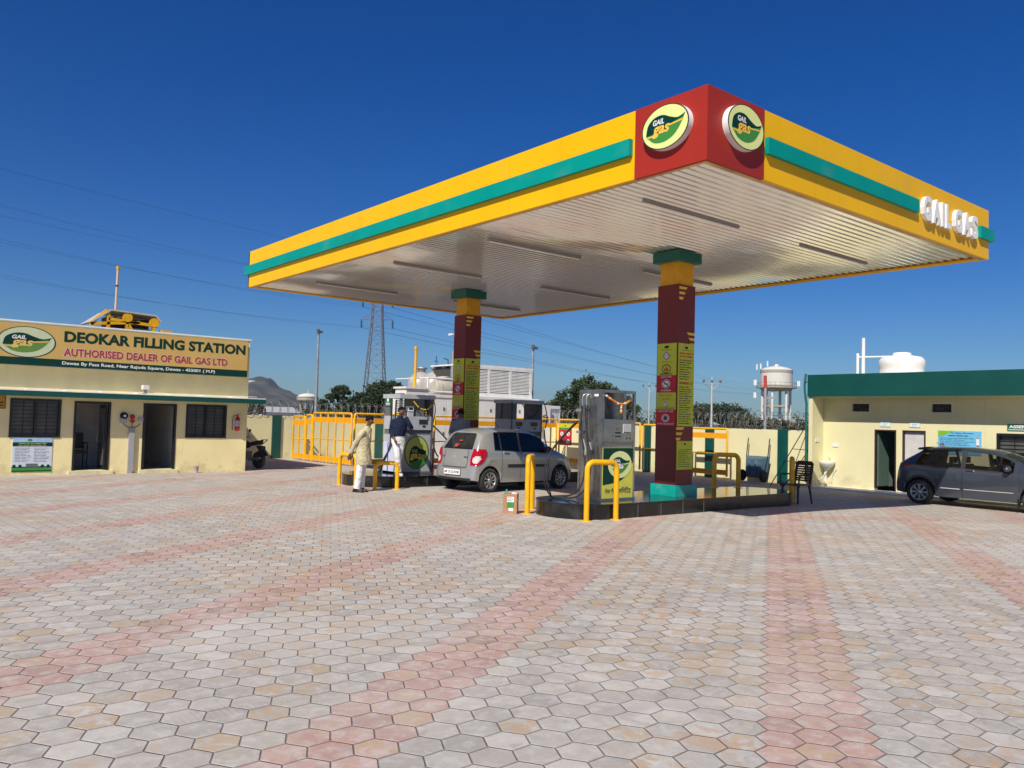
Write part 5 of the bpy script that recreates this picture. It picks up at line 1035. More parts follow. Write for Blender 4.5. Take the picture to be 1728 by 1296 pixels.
# ------------------------------------------------ hill
hx, hy = 358, 868; rr_ = V((.77, -.64, 0)); dd_ = V((.64, .77, 0)); N1, N2 = 110, 34; vs = []
def ridge(a):
    pts = [(-160, 20), (-60, 30), (-28, 31), (-18, 38), (-4, 42), (8, 41), (18, 31), (30, 27), (50, 17), (75, 9), (110, 4), (170, 1), (240, 0)]
    for (x0, z0), (x1, z1) in zip(pts, pts[1:]):
        if x0 <= a <= x1: t = (a-x0)/(x1-x0); return z0+(z1-z0)*t
    return 0
for i in range(N1+1):
    a = -160+400*i/N1
    for j in range(N2+1):
        d = -120+240*j/N2; f = max(0, 1-abs(d)/120)**.75; z = ridge(a)*f; z += (noise.noise(V((a*.05, d*.05, 1)))*3+noise.noise(V((a*.16, d*.16, 4)))*1.6)*min(1, z/8)
        p = V((hx, hy, 0))+rr_*a+dd_*d; vs.append((p.x, p.y, z-.5))
g = MB(); g.add(vs, [(i*(N2+1)+j, (i+1)*(N2+1)+j, (i+1)*(N2+1)+j+1, i*(N2+1)+j+1) for i in range(N1) for j in range(N2)], 0, True)
HM = mat('hill scrub', (.085, .075, .05), .95, var=.35, scale=.06, spec=.05, dirt=((.20, .15, .10), .035, .6)); tag(g.build('hill', HM, local=True), kind='structure')
hc = V((hx, hy, 0))+rr_*-6+dd_*-22
ms_ = root('hill_monument', (hc.x, hc.y, 26), 'white statue-like monument near the hill top', 'monument')
b = MB(); b.lathe([(1.2, 24), (1.5, 28), (2.6, 33), (4.2, 35.0), (3.6, 36.0), (0, 36.4)], hc, n=10); b.lathe([(1.0, 22), (1.2, 29), (.3, 31)], hc+rr_*3.5, n=8); b.build('body', mat('haze white', (.6, .6, .6), .8), ms_)
# ------------------------------------------------ haze
def haze(dens=.00042):
    b = MB(); b.box(-900, 1300, -900, 1300, -1.2, 60)
    o = b.build('haze', [], local=True); M = bpy.data.materials.new('haze air'); M.use_nodes = True; n = M.node_tree; n.nodes.remove(n.nodes['Principled BSDF'])
    v = n.nodes.new('ShaderNodeVolumePrincipled'); v.inputs['Color'].default_value = (.62, .74, .9, 1); v.inputs['Density'].default_value = dens; v.inputs['Anisotropy'].default_value = .2
    n.links.new(v.outputs[0], n.nodes['Material Output'].inputs['Volume']); o.data.materials.append(M); tag(o, kind='stuff')
# ------------------------------------------------ cars
def paint(name, c, rough=.28):
    M = mat(name, c, rough, metal=.45, var=0, coat=.9); return M
GLASS = mat('tinted glass', (.02, .02, .02), .05, var=0, alpha=.34); GLASS2 = mat('lighter tinted glass', (.02, .02, .02), .05, var=0, alpha=.5)
DGLASS = mat('dark car glass', (.012, .014, .016), .04, var=0, spec=.6)
TRIM = mat('black trim', (.02, .02, .022), .5, var=.05); CABIN = mat('cabin dark', (.03, .03, .035), .8, var=.1)
LRED = mat('lamp red', (.42, .0, .012), .12, var=.05, spec=.7); LCLR = mat('lamp clear', (.65, .62, .60), .1, var=.05, spec=.7)
TYRE = mat('tyre', (.018, .018, .019), .8, var=.3, scale=10, dirt=((.15, .13, .10), 3, .6)); RIM = mat('wheel silver', (.50, .51, .52), .3, metal=.8, var=.1, scale=20)
def lin(pts, x):
    if x <= pts[0][0]: return pts[0][1]
    for (a, b_), (c, d) in zip(pts, pts[1:]):
        if x <= c: t = (x-a)/(c-a); t2 = t*t*(3-2*t)*.35+t*.65; return b_+(d-b_)*t2
    return pts[-1][1]
def car(name, x, y, rz, P_, label):
    r = root(name, (x, y, 0), label, 'car', rz=rz)
    L_, W_, wr, xa, xb = P_['L'], P_['W']/2, P_['wr'], P_['xa'], P_['xb']; ar = wr+.055
    cuts = sorted(set([0, .02, .05, .10, .16, .24, L_-.02, L_-.06, L_-.12, L_-.2, L_-.3]+[round(v, 3) for w_ in P_['win'] for v in w_]+[P_['cowl'], P_['head']]+[round(.24+i*(L_-.5)/34, 3) for i in range(35)]+[round(c+ar*cos(k*pi/10), 3) for c in (xa, xb) for k in range(11)]))
    xs = [cuts[0]]
    for c in cuts[1:]:
        if c-xs[-1] > .012: xs.append(c)
        elif any(abs(c-v) < 1e-4 for w_ in P_['win'] for v in w_): xs[-1] = c
    def plan(x):
        f = 1
        if x < .38: f = 1-P_.get('rn', .13)*(1-sqrt(max(0, 1-(1-x/.38)**2)))
        e = L_-x
        if e < .75: f = min(f, 1-.24*(1-sqrt(max(0, 1-(1-e/.75)**2))))
        return f
    roof = lambda x: lin(P_['roof'], x); belt = lambda x: lin(P_['belt'], x)
    def arch(x):
        z = P_['sill']
        if x < .35: z = P_['sill']+.06*(1-x/.35)
        for c in (xa, xb):
            if abs(x-c) < ar: z = max(z, wr+sqrt(ar*ar-(x-c)**2))
        return z
    def row(x, j):
        f = plan(x); W = W_*f; zr, zb, zs = roof(x), belt(x), arch(x); zb = min(zb, zr-.02); g_ = min(1, max(0, (zr-zb)/.42))
        zl = [zs, zs, max(P_['mid'], zs+.035), 0, 0]; zl[3] = max((P_['mid']+zb)/2+.05, zl[2]+.04); zl[3] = min(zl[3], zb-.05)
        if zl[2] > zl[3]-.02: zl[2] = zl[3]-.02
        if zl[1] > zl[2]-.01: zl[1] = zl[0] = zl[2]-.01
        if j == 0: return (W_*.62, zl[0])
        if j == 1: return (W*.955, zl[1])
        if j == 2: return (W*.995, zl[2])
        if j == 3: return (W*1.0, zl[3])
        if j == 4: return (W*.985, zb-.035)
        if j == 5: return (W*(.955), zb)
        tum = P_.get('tum', .76)
        if j == 6: return (W*(.90+(tum+.02-.90)*g_), zb+(zr-zb)*(.35+(.80-.35)*g_))
        if j == 7: return (W*(.78+(tum-.10-.78)*g_), zr-.045+.02*(1-g_))
        if j == 8: return (W*.38, zr-.008)
        return (0, zr)
    def tail(z, x):
        o = 0
        if x < .7: o += lin(P_['tail'], z)*(1-x/.7)
        if x > L_-.6: o -= lin(P_['nose'], z)*(1-(L_-x)/.6)
        return o
    def S(x, j, side, push=0):
        j0 = int(min(8, math.floor(j))); t = j-j0; a = row(x, j0); b_ = row(x, j0+1); yy = a[0]+(b_[0]-a[0])*t; zz = a[1]+(b_[1]-a[1])*t
        n_ = V((0, 1, .0)) if j < 5.6 else V((0, .5, .85))
        return V((x+tail(zz, x)-xa, side*(yy+n_.y*push), zz+n_.z*push))
    G = {}
    vs = []; idx = {}
    for i, x_ in enumerate(xs):
        for j in range(10):
            for s_ in ((1, -1) if j < 9 else (1,)):
                p = S(x_, j, s_); idx[(i, j, s_)] = len(vs); vs.append(tuple(p))
                if j == 9: idx[(i, 9, -1)] = idx[(i, 9, 1)]
    body, side_, wind, rearw, under = [], [], [], [], []
    inwin = lambda a, b_: any(w_[0]-.006 <= a and b_ <= w_[1]+.006 for w_ in P_['win'])
    for i in range(len(xs)-1):
        for j in range(9):
            for s_ in (1, -1):
                q = (idx[(i, j, s_)], idx[(i+1, j, s_)], idx[(i+1, j+1, s_)], idx[(i, j+1, s_)]); q = q[::-1] if s_ > 0 else q
                if j == 0: under.append(q)
                elif j == 5 and inwin(xs[i], xs[i+1]): side_.append((s_, [k for k, w_ in enumerate(P_['win']) if w_[0]-.006 <= xs[i] and xs[i+1] <= w_[1]+.006][0], q))
                elif j >= 7 and P_['head']-.004 <= xs[i] and xs[i+1] <= P_['cowl']+.004: wind.append(q)
                else: body.append(q)
    # rear and front caps
    n_ = 10
    for end, i in ((0, 0), (1, len(xs)-1)):
        grid = {}
        for j in range(1, 9):
            L0 = V(vs[idx[(i, j, 1)]]); R0 = V(vs[idx[(i, j, -1)]])
            for c in range(n_+1):
                if c == 0: grid[(j, c)] = idx[(i, j, 1)]; continue
                if c == n_: grid[(j, c)] = idx[(i, j, -1)]; continue
                p = L0.lerp(R0, c/n_); u_ = 1-2*c/n_; bul = (.055 if end == 0 else .11)*(1-u_*u_)*(1 if j < 7 else .25)
                p.x += -bul if end == 0 else bul; grid[(j, c)] = len(vs); vs.append(tuple(p))
        for j in range(1, 8):
            for c in range(n_):
                q = (grid[(j, c)], grid[(j, c+1)], grid[(j+1, c+1)], grid[(j+1, c)])
                if end == 0 and j in (5, 6) and 1 <= c < n_-1: rearw.append(q)
                else: body.append(q if end == 0 else q[::-1])
        if end == 0: G = grid
    def mk(nm, fs, M, dx=0, sm=38):
        b = MB(); b.add(vs, fs, 0, True)
        used = sorted({k for f in fs for k in f}); mp = {k: n for n, k in enumerate(used)}; b.v = [vs[k] for k in used]; b.f = [[mp[k] for k in f] for f in fs]; b.m = [0]*len(fs); b.sm = [True]*len(fs)
        return b.build(nm, M, r, local=True, smooth=sm)
    bo = mk('body', body, P_['paint']); mk('underbody', under, TRIM)
    for s_ in (1, -1):
        for k in range(len(P_['win'])): mk('side_window', [q for a, c, q in side_ if a == s_ and c == k], P_['glass'])
    mk('windscreen', wind, GLASS); mk('rear_window', rearw, DGLASS)
    # cabin lining and seats
    b = MB(); b.box(xa*-1+.25, L_-xa-.9, -W_*.84, W_*.84, P_['sill']+.02, P_['sill']+.09); b.box(P_['cowl']-xa-.15, L_-xa-.55, -W_*.8, W_*.8, .35, belt(P_['cowl'])-.04); b.build('cabin_floor', CABIN, r, local=True)
    for px in P_['seats']:
        for s_ in (-1, 1):
            b = MB(); yc = s_*W_*.42; b.box(px-.02, px+.42, yc-.22, yc+.22, .38, .52)
            b.prism(Fr((0, yc+.21, 0), (1, 0, 0), (0, 0, 1)), [(px, .48), (px+.12, .48), (px+.0, .98), (px-.03, 1.0), (px-.10, .98)], 0, .42); b.box(px-.12, px-.03, yc-.10, yc+.10, 1.02, 1.17); b.build('seat', CABIN, r, local=True)
    # wheels
    for cx_ in (0, xb-xa):
        for s_ in (-1, 1):
            yo = s_*(W_-.075); ax_ = (0, s_, 0); c = (cx_, yo, wr)
            b = MB(); b.lathe([(wr*.64, .055), (wr*.80, .075), (wr*.95, .07), (wr, .04), (wr, -.06), (wr*.94, -.10), (wr*.6, -.10)], c, ax_, 36, 0, False, True); t_ = b.build('wheel', TYRE, r, local=True)
            b = MB(); b.lathe([(0, .02), (wr*.60, .02), (wr*.66, .055)], c, ax_, 32, 1, cap=False); b.lathe([(wr*.6, .03), (wr*.63, .062), (wr*.68, .06)], c, ax_, 32, 0, cap=False)
            Fw = Fr(c, (s_*-1, 0, 0), (0, 0, 1)); ns = P_['spokes']
            for k in range(ns):
                a = 2*pi*k/ns; da = .5*pi/ns*P_.get('sw', 1.15); pts = [(wr*.14*cos(a-da*2), wr*.14*sin(a-da*2)), (wr*.61*cos(a-da), wr*.61*sin(a-da)), (wr*.61*cos(a+da), wr*.61*sin(a+da)), (wr*.14*cos(a+da*2), wr*.14*sin(a+da*2))]
                b.prism(Fw, pts, .03, .052, 0)
            b.lathe([(wr*.2, .03), (wr*.17, .062), (0, .066)], c, ax_, 18, 0); b.build('rim', [RIM, BLACK], t_, local=True)
            b = MB(); yo_, yi_ = s_*(W_-.05), s_*(W_-.34); aa = [-.12+(pi+.24)*k/16 for k in range(17)]; rr_ = ar-.004
            v_ = [(cx_+rr_*cos(q), yy, wr+rr_*sin(q)) for q in aa for yy in (yo_, yi_)]; b.add(v_, [(2*k, 2*k+2, 2*k+3, 2*k+1) for k in range(16)], 0, True); b.add([v_[2*k+1] for k in range(17)], [tuple(range(17))], 0)
            b.build('wheel_well', CABIN, r, local=True)
    # ribbons on the skin
    def ribbon(nm, x0, x1, j0, j1, M, side, push=.005, nx=8, ny=3):
        b = MB(); g_ = [[S(x0+(x1-x0)*i/nx, j0+(j1-j0)*k/ny, side, push) for k in range(ny+1)] for i in range(nx+1)]
        v_ = [p for rw in g_ for p in rw]; f_ = [(i*(ny+1)+k, (i+1)*(ny+1)+k, (i+1)*(ny+1)+k+1, i*(ny+1)+k+1) for i in range(nx) for k in range(ny)]
        if side > 0: f_ = [q[::-1] for q in f_]
        b.add(v_, f_, 0, True); return b
    for s_ in (-1, 1):
        for gx in P_['gaps']:
            b = MB(); q = ribbon('', gx-.004, gx+.004, 1.05, 5.0, None, s_, .003, 1, 12); b.add(q.v, q.f)
            q = ribbon('', gx-.004, gx+.004, 5.0, 6.6, None, s_, .003, 1, 4); b.add(q.v, q.f)
            b.build('door_gap', BLACK, r, local=True)
        for w_ in P_['win']:
            b = MB()
            for (x0, x1, j0, j1) in ((w_[0]-.02, w_[1]+.02, 4.85, 5.03), (w_[0]-.02, w_[1]+.02, 5.97, 6.12), (w_[0]-.022, w_[0]+.002, 5, 6), (w_[1]-.002, w_[1]+.022, 5, 6)):
                q = ribbon('', x0, x1, j0, j1, None, s_, .006); b.add(q.v, q.f)
            b.build('window_seal', TRIM, r, local=True)
        for hx_ in P_['handles']:
            p = S(hx_, 4.35, s_, 0); b = MB(); b.box(p.x-.075, p.x+.075, min(p.y, p.y+s_*.03), max(p.y, p.y+s_*.03), p.z-.018, p.z+.014); b.build('door_handle', P_['paint'] if not P_.get('dh') else TRIM, r, local=True)
        mxp = S(P_['mir'], 5.1, s_); b = MB(); b.lathe([(0, -.10), (.055, -.08), (.075, 0), (.055, .08), (0, .10)], (mxp.x, mxp.y+s_*.09, mxp.z+.06), (0, 1, 0), 12); b.bar((mxp.x, mxp.y, mxp.z+.01), (mxp.x, mxp.y+s_*.08, mxp.z+.04), .05, .04); b.build('mirror', P_.get('mm', TRIM), r, local=True)
        for (x0, x1, j0, j1, M) in P_['strips']: ribbon('', x0, x1, j0, j1, M, s_, .010, 10, 2).build('side_strip', M, r, local=True)
        # head lamp
        b = ribbon('', L_-.42, L_-.04, 3.2, 4.7, None, s_, .006, 6, 3); b.build('headlamp', LCLR, r, local=True)
    # rear furniture
    ex = lambda u, z: None
    def C(u, z, push=.008):
        """point on the rear face, u in -1..1 to the left, at height z"""
        z0 = z; j = 1
        for jj in range(1, 8):
            if row(0, jj)[1] <= z0 <= row(0, jj+1)[1]: j = jj; break
        a = row(0, j); c = row(0, j+1); t = (z0-a[1])/max(1e-6, c[1]-a[1]); yy = a[0]+(c[0]-a[0])*t; k = 1-(u*u)
        return V((tail(z0, 0)-xa-.055*k-push, yy*u, z0))
    def cpatch(nm, pts, M, n1=6, push=.008, par=r):
        b = MB(); v_ = []; 
        (ul, ur, zb_, zt_, skew) = pts
        for i in range(n1+1):
            for k in range(n1+1): z = zb_+(zt_-zb_)*k/n1; u = ul+(ur-ul)*i/n1+skew*k/n1; v_.append(C(u, z, push))
        b.add(v_, [(i*(n1+1)+k, (i+1)*(n1+1)+k, (i+1)*(n1+1)+k+1, i*(n1+1)+k+1) for i in range(n1) for k in range(n1)], 0, True); return b.build(nm, M, par, local=True)
    P_['rear'](r, C, S, cpatch, ribbon, xa, W_)
    return r
def rear_silver(r, C, S, cpatch, ribbon, xa, W_):
    for s_ in (1, -1):
        b = MB(); v_ = []; n1 = 16
        for k in range(n1+1):
            t = k/n1; z = .59+.36*t; inn = .69+.20*t**1.6+.10*(1-t)**3
            rowp = [C(s_*(inn+(.999-inn)*q), z, .012) for q in (0, .2, .4, .6, .8, 1)]
            ext = .03+.24*sin(pi*min(1, .02+t*.66))**.8
            for q in (.15, .3, .45, .6, .8, 1):
                xx = ext*q; best = None
                for jj in [1+i_*.05 for i_ in range(100)]:
                    p = S(xx, jj, s_, .012)
                    if best is None or abs(p.z-z) < abs(best.z-z): best = p
                rowp.append(best)
            v_ += rowp
        m_ = 12; red, clear = [], []
        for k in range(n1):
            for i_ in range(m_-1):
                e_ = (((k+.5)/n1-.34-.02*(i_-4))/.22)**2+((i_-4.2)/2.9)**2; (clear if e_ < 1 else red).append((k*m_+i_, (k+1)*m_+i_, (k+1)*m_+i_+1, k*m_+i_+1))
        b.add(v_, red, 0, True); b.add(v_, clear, 1, True); b.build('tail_lamp', [LRED, LCLR], r, local=True)
    F = Fr((C(0, .45, .02).x, 0, .37), (0, -1, 0), (0, 0, 1)); b = MB(); b.fbox(F, -.27, .0, .27, .115, 0, .016, 0); b.text(F, 'MP 13 CD 8748', -.24, .030, .48, .055, .019, 1, .02); b.build('number_plate', [WHITE2, INK], r, local=True)
    cpatch('tailgate_gap', (.62, -.62, .535, .548, 0), BLACK); 
    for s_ in (.62, -.62): cpatch('tailgate_gap', (s_+.008, s_-.008, .548, .92, 0), BLACK, 8)
    cpatch('rear_bumper_step', (.90, -.90, .255, .31, 0), TRIM); cpatch('plate_recess_shade', (.40, -.40, .35, .52, 0), mat('silver shade', (.25, .25, .25), .5), 6, .004)  # flat patch behind the plate; recess shade painted as darker silver
    Fb = Fr((C(0, .76, .012).x, 0, .74), (0, -1, 0), (0, 0, 1)); b = MB(); b.ring(Fb, 0, .02, .035, .025, .008, .004); b.poly(Fb, [(-.02, .03), (.02, .03), (-.005, .015), (.02, .0), (-.02, .0), (.005, .018)], .005); b.build('badge', ALU, r, local=True)
    for a, t_ in ((-.42, 'ALTO'), (.34, '800')):
        Ff = Fr((C(-a/W_, .76, .010).x, 0, .75), (0, -1, 0), (0, 0, 1)); b = MB(); b.text(Ff, t_, a-.06, .0, .12, .03, .004, 0, .02); b.build('badge', TRIM, r, local=True)
    p = C(0, 1.14, .014); q = C(0, 1.0, .014); Fs = Fr(q, (0, -1, 0), (p-q)); b = MB(); b.rect(Fs, -.08, .02, .05, .045, .004); b.rect(Fs, -.08, -.02, .03, .01, .004); b.rect(Fs, -.01, .13, .10, .15, .004); b.build('rear_sticker', mat('sticker red', (.6, .06, .05), .5), r, local=True)
    b = MB(); b.tube([(.9, 0, 1.40), (.75, 0, 1.52)], .004, 5); b.build('aerial', BLACK, r, local=True)
silver = dict(L=3.24, W=1.43, wr=.262, xa=.44, xb=2.70, sill=.21, mid=.42, tum=.76, rn=.10,
    roof=[(0, 1.33), (.25, 1.375), (.7, 1.405), (1.25, 1.415), (1.75, 1.385), (1.98, 1.32), (2.54, .98), (2.67, .93), (3.0, .83), (3.17, .70), (3.24, .58)],
    belt=[(0, .93), (.6, .92), (1.4, .885), (2.3, .85), (2.54, .84), (3.0, .76), (3.24, .50)], cowl=2.50, head=1.98,
    win=[(.56, .76), (.79, 1.32), (1.40, 2.18)], tail=[(0, .05), (.3, .0), (.55, .02), (.62, .06), (.93, .10), (1.33, .34)], nose=[(0, .06), (.35, 0), (.6, .05), (.9, .12)],
    gaps=[.775, 1.36, 2.28], handles=[.90, 1.50], mir=2.18, seats=[.55, 1.25], spokes=9, sw=.8, strips=[(.95, 2.25, 2.42, 2.66, TRIM)], paint=paint('silver car paint', (.40, .41, .395), .30), glass=GLASS, rear=rear_silver)
car('parked_car', 11.00, 14.87, R(4.5), silver, 'silver small hatchback with red tail lamps refuelling between the two islands')
def rear_dark(r, C, S, cpatch, ribbon, xa, W_):
    for s_ in (1, -1):
        ribbon('', .0, .34, 3.9, 4.9, None, s_, .012, 6, 3).build('tail_lamp', LRED, r, local=True)
        cpatch('tail_lamp', (s_*.99, s_*.60, .84, .95, 0), LRED)
    cpatch('rear_bumper', (.95, -.95, .26, .45, 0), TRIM)
    b = MB(); b.prism(Fr((0, .52, 0), (1, 0, 0), (0, 0, 1)), [(-.16, 1.315), (-.14, 1.362), (.04, 1.392), (.06, 1.31)], 0, 1.04); b.build('roof_spoiler', TRIM, r, local=True)
    b = MB(); b.tube([(.15, 0, 1.40), (.02, 0, 1.50)], .006, 5); b.build('aerial', BLACK, r, local=True)
    for s_ in (1, -1):
        for xw in (xa+2.02,): b = MB(); p = S(xw, 1.2, s_); b.box(p.x-.01, p.x+.01, p.y-.09 if s_ > 0 else p.y-.02, p.y+.02 if s_ > 0 else p.y+.09, .12, .32); b.build('mud_flap', BLACK, r, local=True)
dark = dict(L=3.72, W=1.62, wr=.292, xa=.58, xb=2.96, sill=.22, mid=.48, tum=.74, rn=.16,
    roof=[(0, 1.22), (.12, 1.30), (.4, 1.37), (.9, 1.41), (1.5, 1.425), (2.0, 1.385), (2.25, 1.32), (2.92, 1.0), (3.05, .955), (3.4, .87), (3.6, .74), (3.72, .58)],
    belt=[(0, .98), (.5, .965), (1.2, .93), (2.2, .885), (2.8, .87), (3.2, .82), (3.72, .5)], cowl=2.86, head=2.25,
    win=[(.46, .76), (.82, 1.46), (1.55, 2.50)], tail=[(0, .06), (.35, .0), (.7, .03), (.98, .10), (1.25, .42)], nose=[(0, .05), (.35, 0), (.6, .05), (.9, .12)],
    gaps=[.80, 1.50, 2.62], handles=[.95, 1.66], mir=2.42, seats=[.62, 1.45], spokes=8, sw=.9, strips=[(1.05, 1.46, 1.78, 1.86, ALU), (1.54, 2.52, 1.80, 1.86, ALU)], dh=False,
    paint=paint('slate car paint', (.068, .080, .102), .25), glass=GLASS2, rear=rear_dark, mm=paint('slate car paint', (.055, .062, .078)))
c2_ = car('parked_car', 20.55, 8.86, R(-91.5), dark, 'dark slate grey hatchback parked in front of the utility building'); c2_.location.z = gz(20.5); c2_.scale = (1.05, 1.02, .965)
# ------------------------------------------------ cardboard box with bits
bx = root('cardboard_box', (8.98, 10.92, 0), 'open cardboard box with green print by the yellow hoop', 'box', rz=R(-48))
CARD = mat('cardboard', (.42, .24, .12), .85, var=.08, scale=5)
b = MB()
b.box(-.12, .12, -.10, -.09, 0, .34); b.box(-.12, .12, .09, .10, 0, .34); b.box(-.12, -.11, -.09, .09, 0, .34); b.box(.11, .12, -.09, .09, 0, .34); b.box(-.11, .11, -.09, .09, .0, .01); b.build('carton', CARD, bx, local=True)
b = MB(); Fc = Fr((0, -.1005, 0), (1, 0, 0), (0, 0, 1)); b.rect(Fc, -.05, .20, .07, .29, .002, 1); b.rect(Fc, -.05, .10, .07, .20, .002, 0); b.rect(Fc, -.02, .05, .06, .10, .003, 1); b.lines(Fc, -.045, .21, .065, .285, 3, .004, 2, .3, .2); b.build('printed_label', [LGREEN, WHITE2, INK], bx, local=True)
for i, (q, M_, lb) in enumerate((((.04, .02), mat('bottle teal', (.05, .35, .35), .2), 'teal capped bottle sticking out of the cardboard box'), )):
    pp = V((8.90, 10.94, .02)); b = MB(); b.lathe([(.03, 0), (.032, .28), (.015, .33), (.015, .39)], pp, n=12); tag(b.build('bottle', M_), lb, 'bottle')
b = MB(); b.prism(Fr((9.0, 10.86, .30), (.7, -.7, .2), (-.1, .1, 1)), [(-.05, -.1), (.06, -.1), (.05, .05), (-.03, .07)], 0, .02); tag(b.build('folded_paper', WHITE2), 'crumpled white paper poking out of the cardboard box', 'paper')
# ------------------------------------------------ plastic chair
PLC = mat('maroon plastic', (.05, .012, .014), .4, var=.05)
pc = root('plastic_chair', (16.10, 9.86, gz(16.1)), 'dark maroon plastic garden chair beside the last yellow hoop', 'chair', rz=R(-95))
b = MB(); b.box(-.21, .21, -.21, .21, .39, .42); b.build('seat', PLC, pc, local=True)
Fb = Fr((0, .21, .42), (1, 0, 0), V((0, .18, .98))); b = MB(); b.fbox(Fb, -.22, 0, -.17, .46, -.02, .01); b.fbox(Fb, .17, 0, .22, .46, -.02, .01); b.prism(Fb, [(-.22, .44), (.22, .44), (.17, .50), (-.17, .50)], -.02, .01)
for i in range(8): b.fbox(Fb, -.175, .055+i*.05, .175, .09+i*.05, -.02, .006)
b.build('backrest', PLC, pc, local=True)
for sx in (-1, 1):
    for sy in (-1, 1): b = MB(); b.tube([(sx*.19, sy*.19, .40), (sx*.23, sy*.24, 0)], .022, 6, rs=[.03, .018]); b.build('leg', PLC, pc, local=True)
    b = MB(); b.tube(spline([(sx*.23, -.21, .36), (sx*.24, -.22, .60), (sx*.24, -.1, .62), (sx*.22, .24, .62)], 4), .018, 6); b.build('armrest', PLC, pc, local=True)
# ------------------------------------------------ wheelbarrow leaning on the wall
wbx, wby = 21.95, 14.75; BLUP = mat('blue worn paint', (.06, .12, .17), .5, var=.15, scale=9, dirt=((.2, .22, .22), 5, .6))
wr_ = root('wheelbarrow', (wbx, wby, -.1), 'blue-grey handcart tipped upright against the cream wall', 'wheelbarrow')
Fh = Fr((wbx-.20, wby, -.1), (0, -1, 0), V((.16, 0, 1))); b = MB()
vsx = [(-.34, .15), (.34, .15), (.42, .82), (-.42, .82)]; inn = [(-.22, .22), (.22, .22), (.27, .70), (-.27, .70)]
v_ = [Fh.p(a, c, -.08) for a, c in vsx]+[Fh.p(a, c, .14) for a, c in inn]; b.add(v_, [(0, 1, 5, 4), (1, 2, 6, 5), (2, 3, 7, 6), (3, 0, 4, 7), (4, 5, 6, 7), (3, 2, 1, 0)]); b.build('tray', BLUP, wr_)
b = MB()
for a in (-.38, .38): b.tube([Fh.p(a*.8, .1, .0), Fh.p(a, .85, -.02), Fh.p(a*1.0, 1.36, -.02)], .016, 6)
b.build('handle', BLACK, wr_)
for a in (-.38, .38): b = MB(); b.lathe([(.08, -.04), (.17, -.04), (.18, 0), (.17, .04), (.08, .04)], Fh.p(a, .17, .10)+V((0, 0, .01)), (0, 1, 0), 20); b.build('wheel', RUBBER, wr_)
for a in (-.13, .13): b = MB(); b.bar(Fh.p(a, .22, .16), Fh.p(a*.8, .55, .20), .03, .03); b.build('leg', BLUP, wr_)
# ladder
ld = root('ladder', (21.6, 13.45, 0), 'thin iron ladder leaning beside the green drain pipe', 'ladder')
b = MB(); A0, A1 = V((21.1, 13.75, -.1)), V((22.1, 13.05, 1.95)); B0, B1 = V((21.35, 13.45, -.1)), V((22.2, 12.95, 1.3))
b.tube([A0, A1], .014, 6); b.build('rail', BLACK, ld); b = MB(); b.tube([B0, B1], .014, 6); b.build('rail', BLACK, ld)
for t in (.25, .5, .75): b = MB(); b.tube([A0.lerp(A1, t*.7), B0.lerp(B1, t)], .011, 6); b.build('rung', BLACK, ld)
# ------------------------------------------------ motorcycle in the shade
mc = root('motorcycle', (9.20, 23.35, 0), 'black motorcycle parked in the shade behind the office corner', 'motorcycle', rz=R(108)); mc.scale = (.88, .88, .88)
for x in (-.62, .62):
    b = MB(); b.lathe([(.21, -.045), (.27, -.05), (.29, 0), (.27, .05), (.21, .045)], (x, 0, .29), (0, 1, 0), 28); t_ = b.build('wheel', TYRE, mc, local=True)
    b = MB(); b.lathe([(.20, -.02), (.21, .0), (.20, .02)], (x, 0, .29), (0, 1, 0), 28, cap=False); [b.tube([(x, 0, .29), (x+.2*cos(k), 0, .29+.2*sin(k))], .008, 4) for k in range(6)]; b.lathe([(.05, -.06), (.05, .06)], (x, 0, .29), (0, 1, 0), 12); b.build('rim', DGREYP, t_, local=True)
b = MB(); b.lathe([(0, -.28), (.09, -.24), (.14, -.05), (.15, .12), (.08, .26), (0, .3)], (.12, 0, .78), (1, 0, .12), 16); b.build('tank', BLACK, mc, local=True)
b = MB(); b.prism(Fr((0, .12, 0), (1, 0, 0), (0, 0, 1)), [(-.68, .80), (-.1, .72), (.0, .78), (-.25, .84), (-.66, .93)], 0, .24); b.build('seat', BLACK, mc, local=True)
b = MB(); b.box(-.12, .22, -.13, .13, .28, .56); b.tube([(-.3, .14, .3), (-.85, .14, .36)], .045, 8); b.build('engine', DGREYP, mc, local=True)
b = MB(); b.tube([(.62, .07, .29), (.38, .07, .98)], .022, 6); b.tube([(.62, -.07, .29), (.38, -.07, .98)], .022, 6); b.tube(spline([(.22, -.34, 1.0), (.34, -.2, 1.0), (.38, 0, .98), (.34, .2, 1.0), (.22, .34, 1.0)], 4), .014, 6); b.build('fork', BLACK, mc, local=True)
for s_ in (-1, 1): b = MB(); b.tube([(.3, s_*.28, 1.0), (.33, s_*.36, 1.2)], .006, 5); b.lathe([(0, -.01), (.055, 0), (0, .012)], (.33, s_*.38, 1.22), (1, 0, 0), 12); b.build('mirror', BLACK, mc, local=True)
b = MB(); b.lathe([(.07, 0), (.09, .08), (.06, .14)], (.45, 0, .9), (1, 0, 0), 16); b.build('headlight', GALV, mc, local=True)
b = MB(); b.box(-.80, -.70, -.10, .10, .62, .74); b.prism(Fr((0, .09, 0), (1, 0, 0), (0, 0, 1)), [(-.95, .45), (-.7, .75), (-.55, .75), (-.86, .42)], 0, .18); b.build('mudguard', BLACK, mc, local=True)
b = MB(); b.tube([(-.70, -.12, .84), (-.86, -.12, .95), (-.86, .12, .95), (-.70, .12, .84)], .014, 6); b.build('grab_rail', BLACK, mc, local=True)
